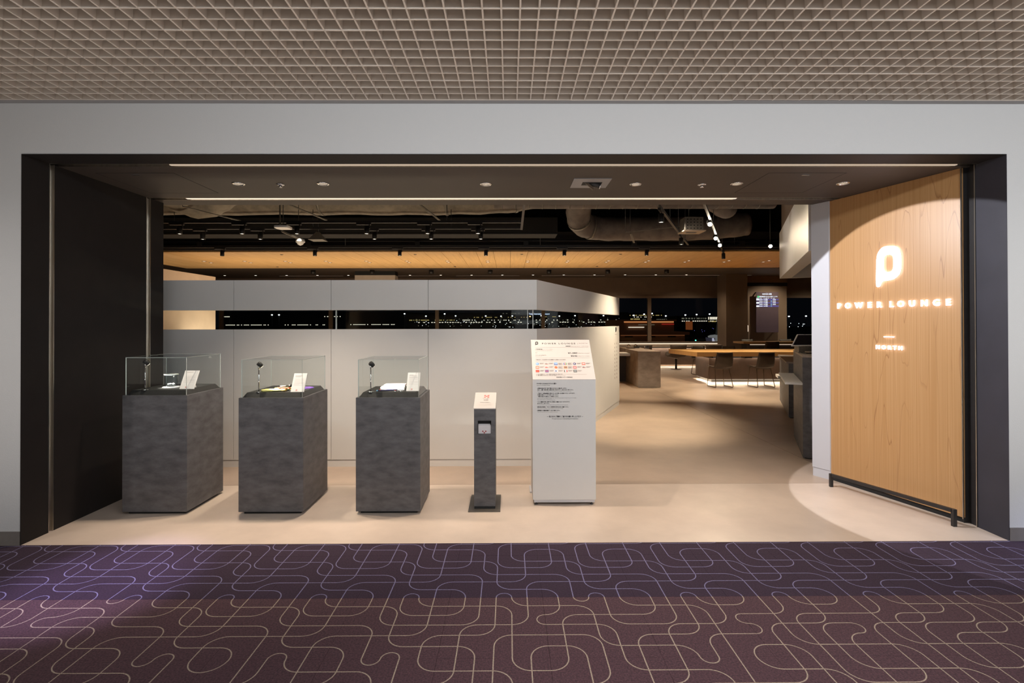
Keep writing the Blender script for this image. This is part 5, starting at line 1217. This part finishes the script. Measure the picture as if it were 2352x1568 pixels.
def points(name, m_, n, u0, u1, v0, v1, label, sz=1.0):
    b = B()
    for _ in range(n):
        v = rnd.uniform(v0, v1); y = 7.484*1175/(v - 741) if v > 758 else 160; y = min(y, 190); u = rnd.uniform(u0, u1); x, z = PXY(u, v, y); s_ = y/1175*.55*sz
        z = max(z, -5.9); b.box(x - s_, y - s_, z - s_, x + s_, y, z + s_)
    o = b.build(name, m_); o['kind'] = 'stuff'; o['label'] = label; o['category'] = 'lights'
points('apron_lights', LC, 55, 950, 1420, 736, 752, 'tiny white lamps scattered over the far apron', .8)
points('apron_lights_dim', LD, 90, 940, 1440, 731, 750, 'faint yellowish lamps along the far terminal', 1.2)
points('taxiway_lights', LB, 9, 1430, 1660, 752, 764, 'tiny blue taxiway lamps', .7)
points('stand_lights', LC, 6, 1425, 1560, 764, 780, 'tiny white lamps on the near apron', .6)
points('window_side_lights', LC, 8, 1810, 1860, 742, 752, 'tiny lamps seen in the window beside the display wall', .8)
x, z = PXY(1598, 782.5, 60); t = thing('runway_lamp', 'bright green lamp on the apron below the window sill', 'lamp', (x, 60, -6))
B().cyl((x, 60, -6), (x, 60, z), .04, 8).build('post', fac, t); B().lathe([(0, -.09), (.09, 0), (0, .09)], (x, 60, z), 10).build('lamp_head', LG_, t)
# parked aircraft beside the pillar: dark tail fin above a pale fuselage
xa, za = PXY(1655, 729, 75); xb, zb = PXY(1668, 762, 75); xc, zc = PXY(1648, 770, 75); xd, _ = PXY(1690, 770, 75); xe, ze = PXY(1683, 762, 75)
ac = thing('parked_aircraft', 'parked aircraft with a dark tail fin showing beside the pillar', 'aircraft', (xd, 78, -6))
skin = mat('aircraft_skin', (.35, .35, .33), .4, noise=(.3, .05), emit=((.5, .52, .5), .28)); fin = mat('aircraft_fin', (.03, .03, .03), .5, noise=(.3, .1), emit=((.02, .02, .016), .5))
B().extr([(xa - .35, 75, za - .1), (xa, 75, za), (xb + .3, 75, zb), (xd, 75, zc), (xc - .2, 75, zc)], (0, .25, 0)).build('tail_fin', fin, ac)
B()._bar((xa, 74.98, za), (xb + .3, 74.98, zb), .025).build('fin_edge', LD, ac)
P_ = [PXY(u, v, 74) for u, v in ((1644, 774), (1650, 771.5), (1668, 769.5), (1700, 769), (1700, 802), (1655, 802), (1651, 786))]
B().extr([(a, 74, b_) for a, b_ in P_], (0, 3.0, 0)).build('fuselage', skin, ac)
P_ = [PXY(u, v, 73) for u, v in ((1628, 776), (1643, 777), (1641, 800), (1632, 800))]
eg = B().extr([(a, 73, b_) for a, b_ in P_], (0, 1.2, 0)).build('engine_pod', mat('pod_paint', (.08, .08, .09), .4, noise=(.3, .1), emit=((.2, .2, .28), .12)), ac)
P_ = [PXY(u, v, 72.9) for u, v in ((1636, 777.5), (1640, 777.2), (1643, 788), (1641, 799), (1637, 799))]
B().extr([(a, 72.9, b_) for a, b_ in P_], (0, .05, 0)).build('pod_highlight', emis('pod_highlight_glow', (.75, .76, .95), .55), eg)  # highlight on the pod put in as a glowing shape
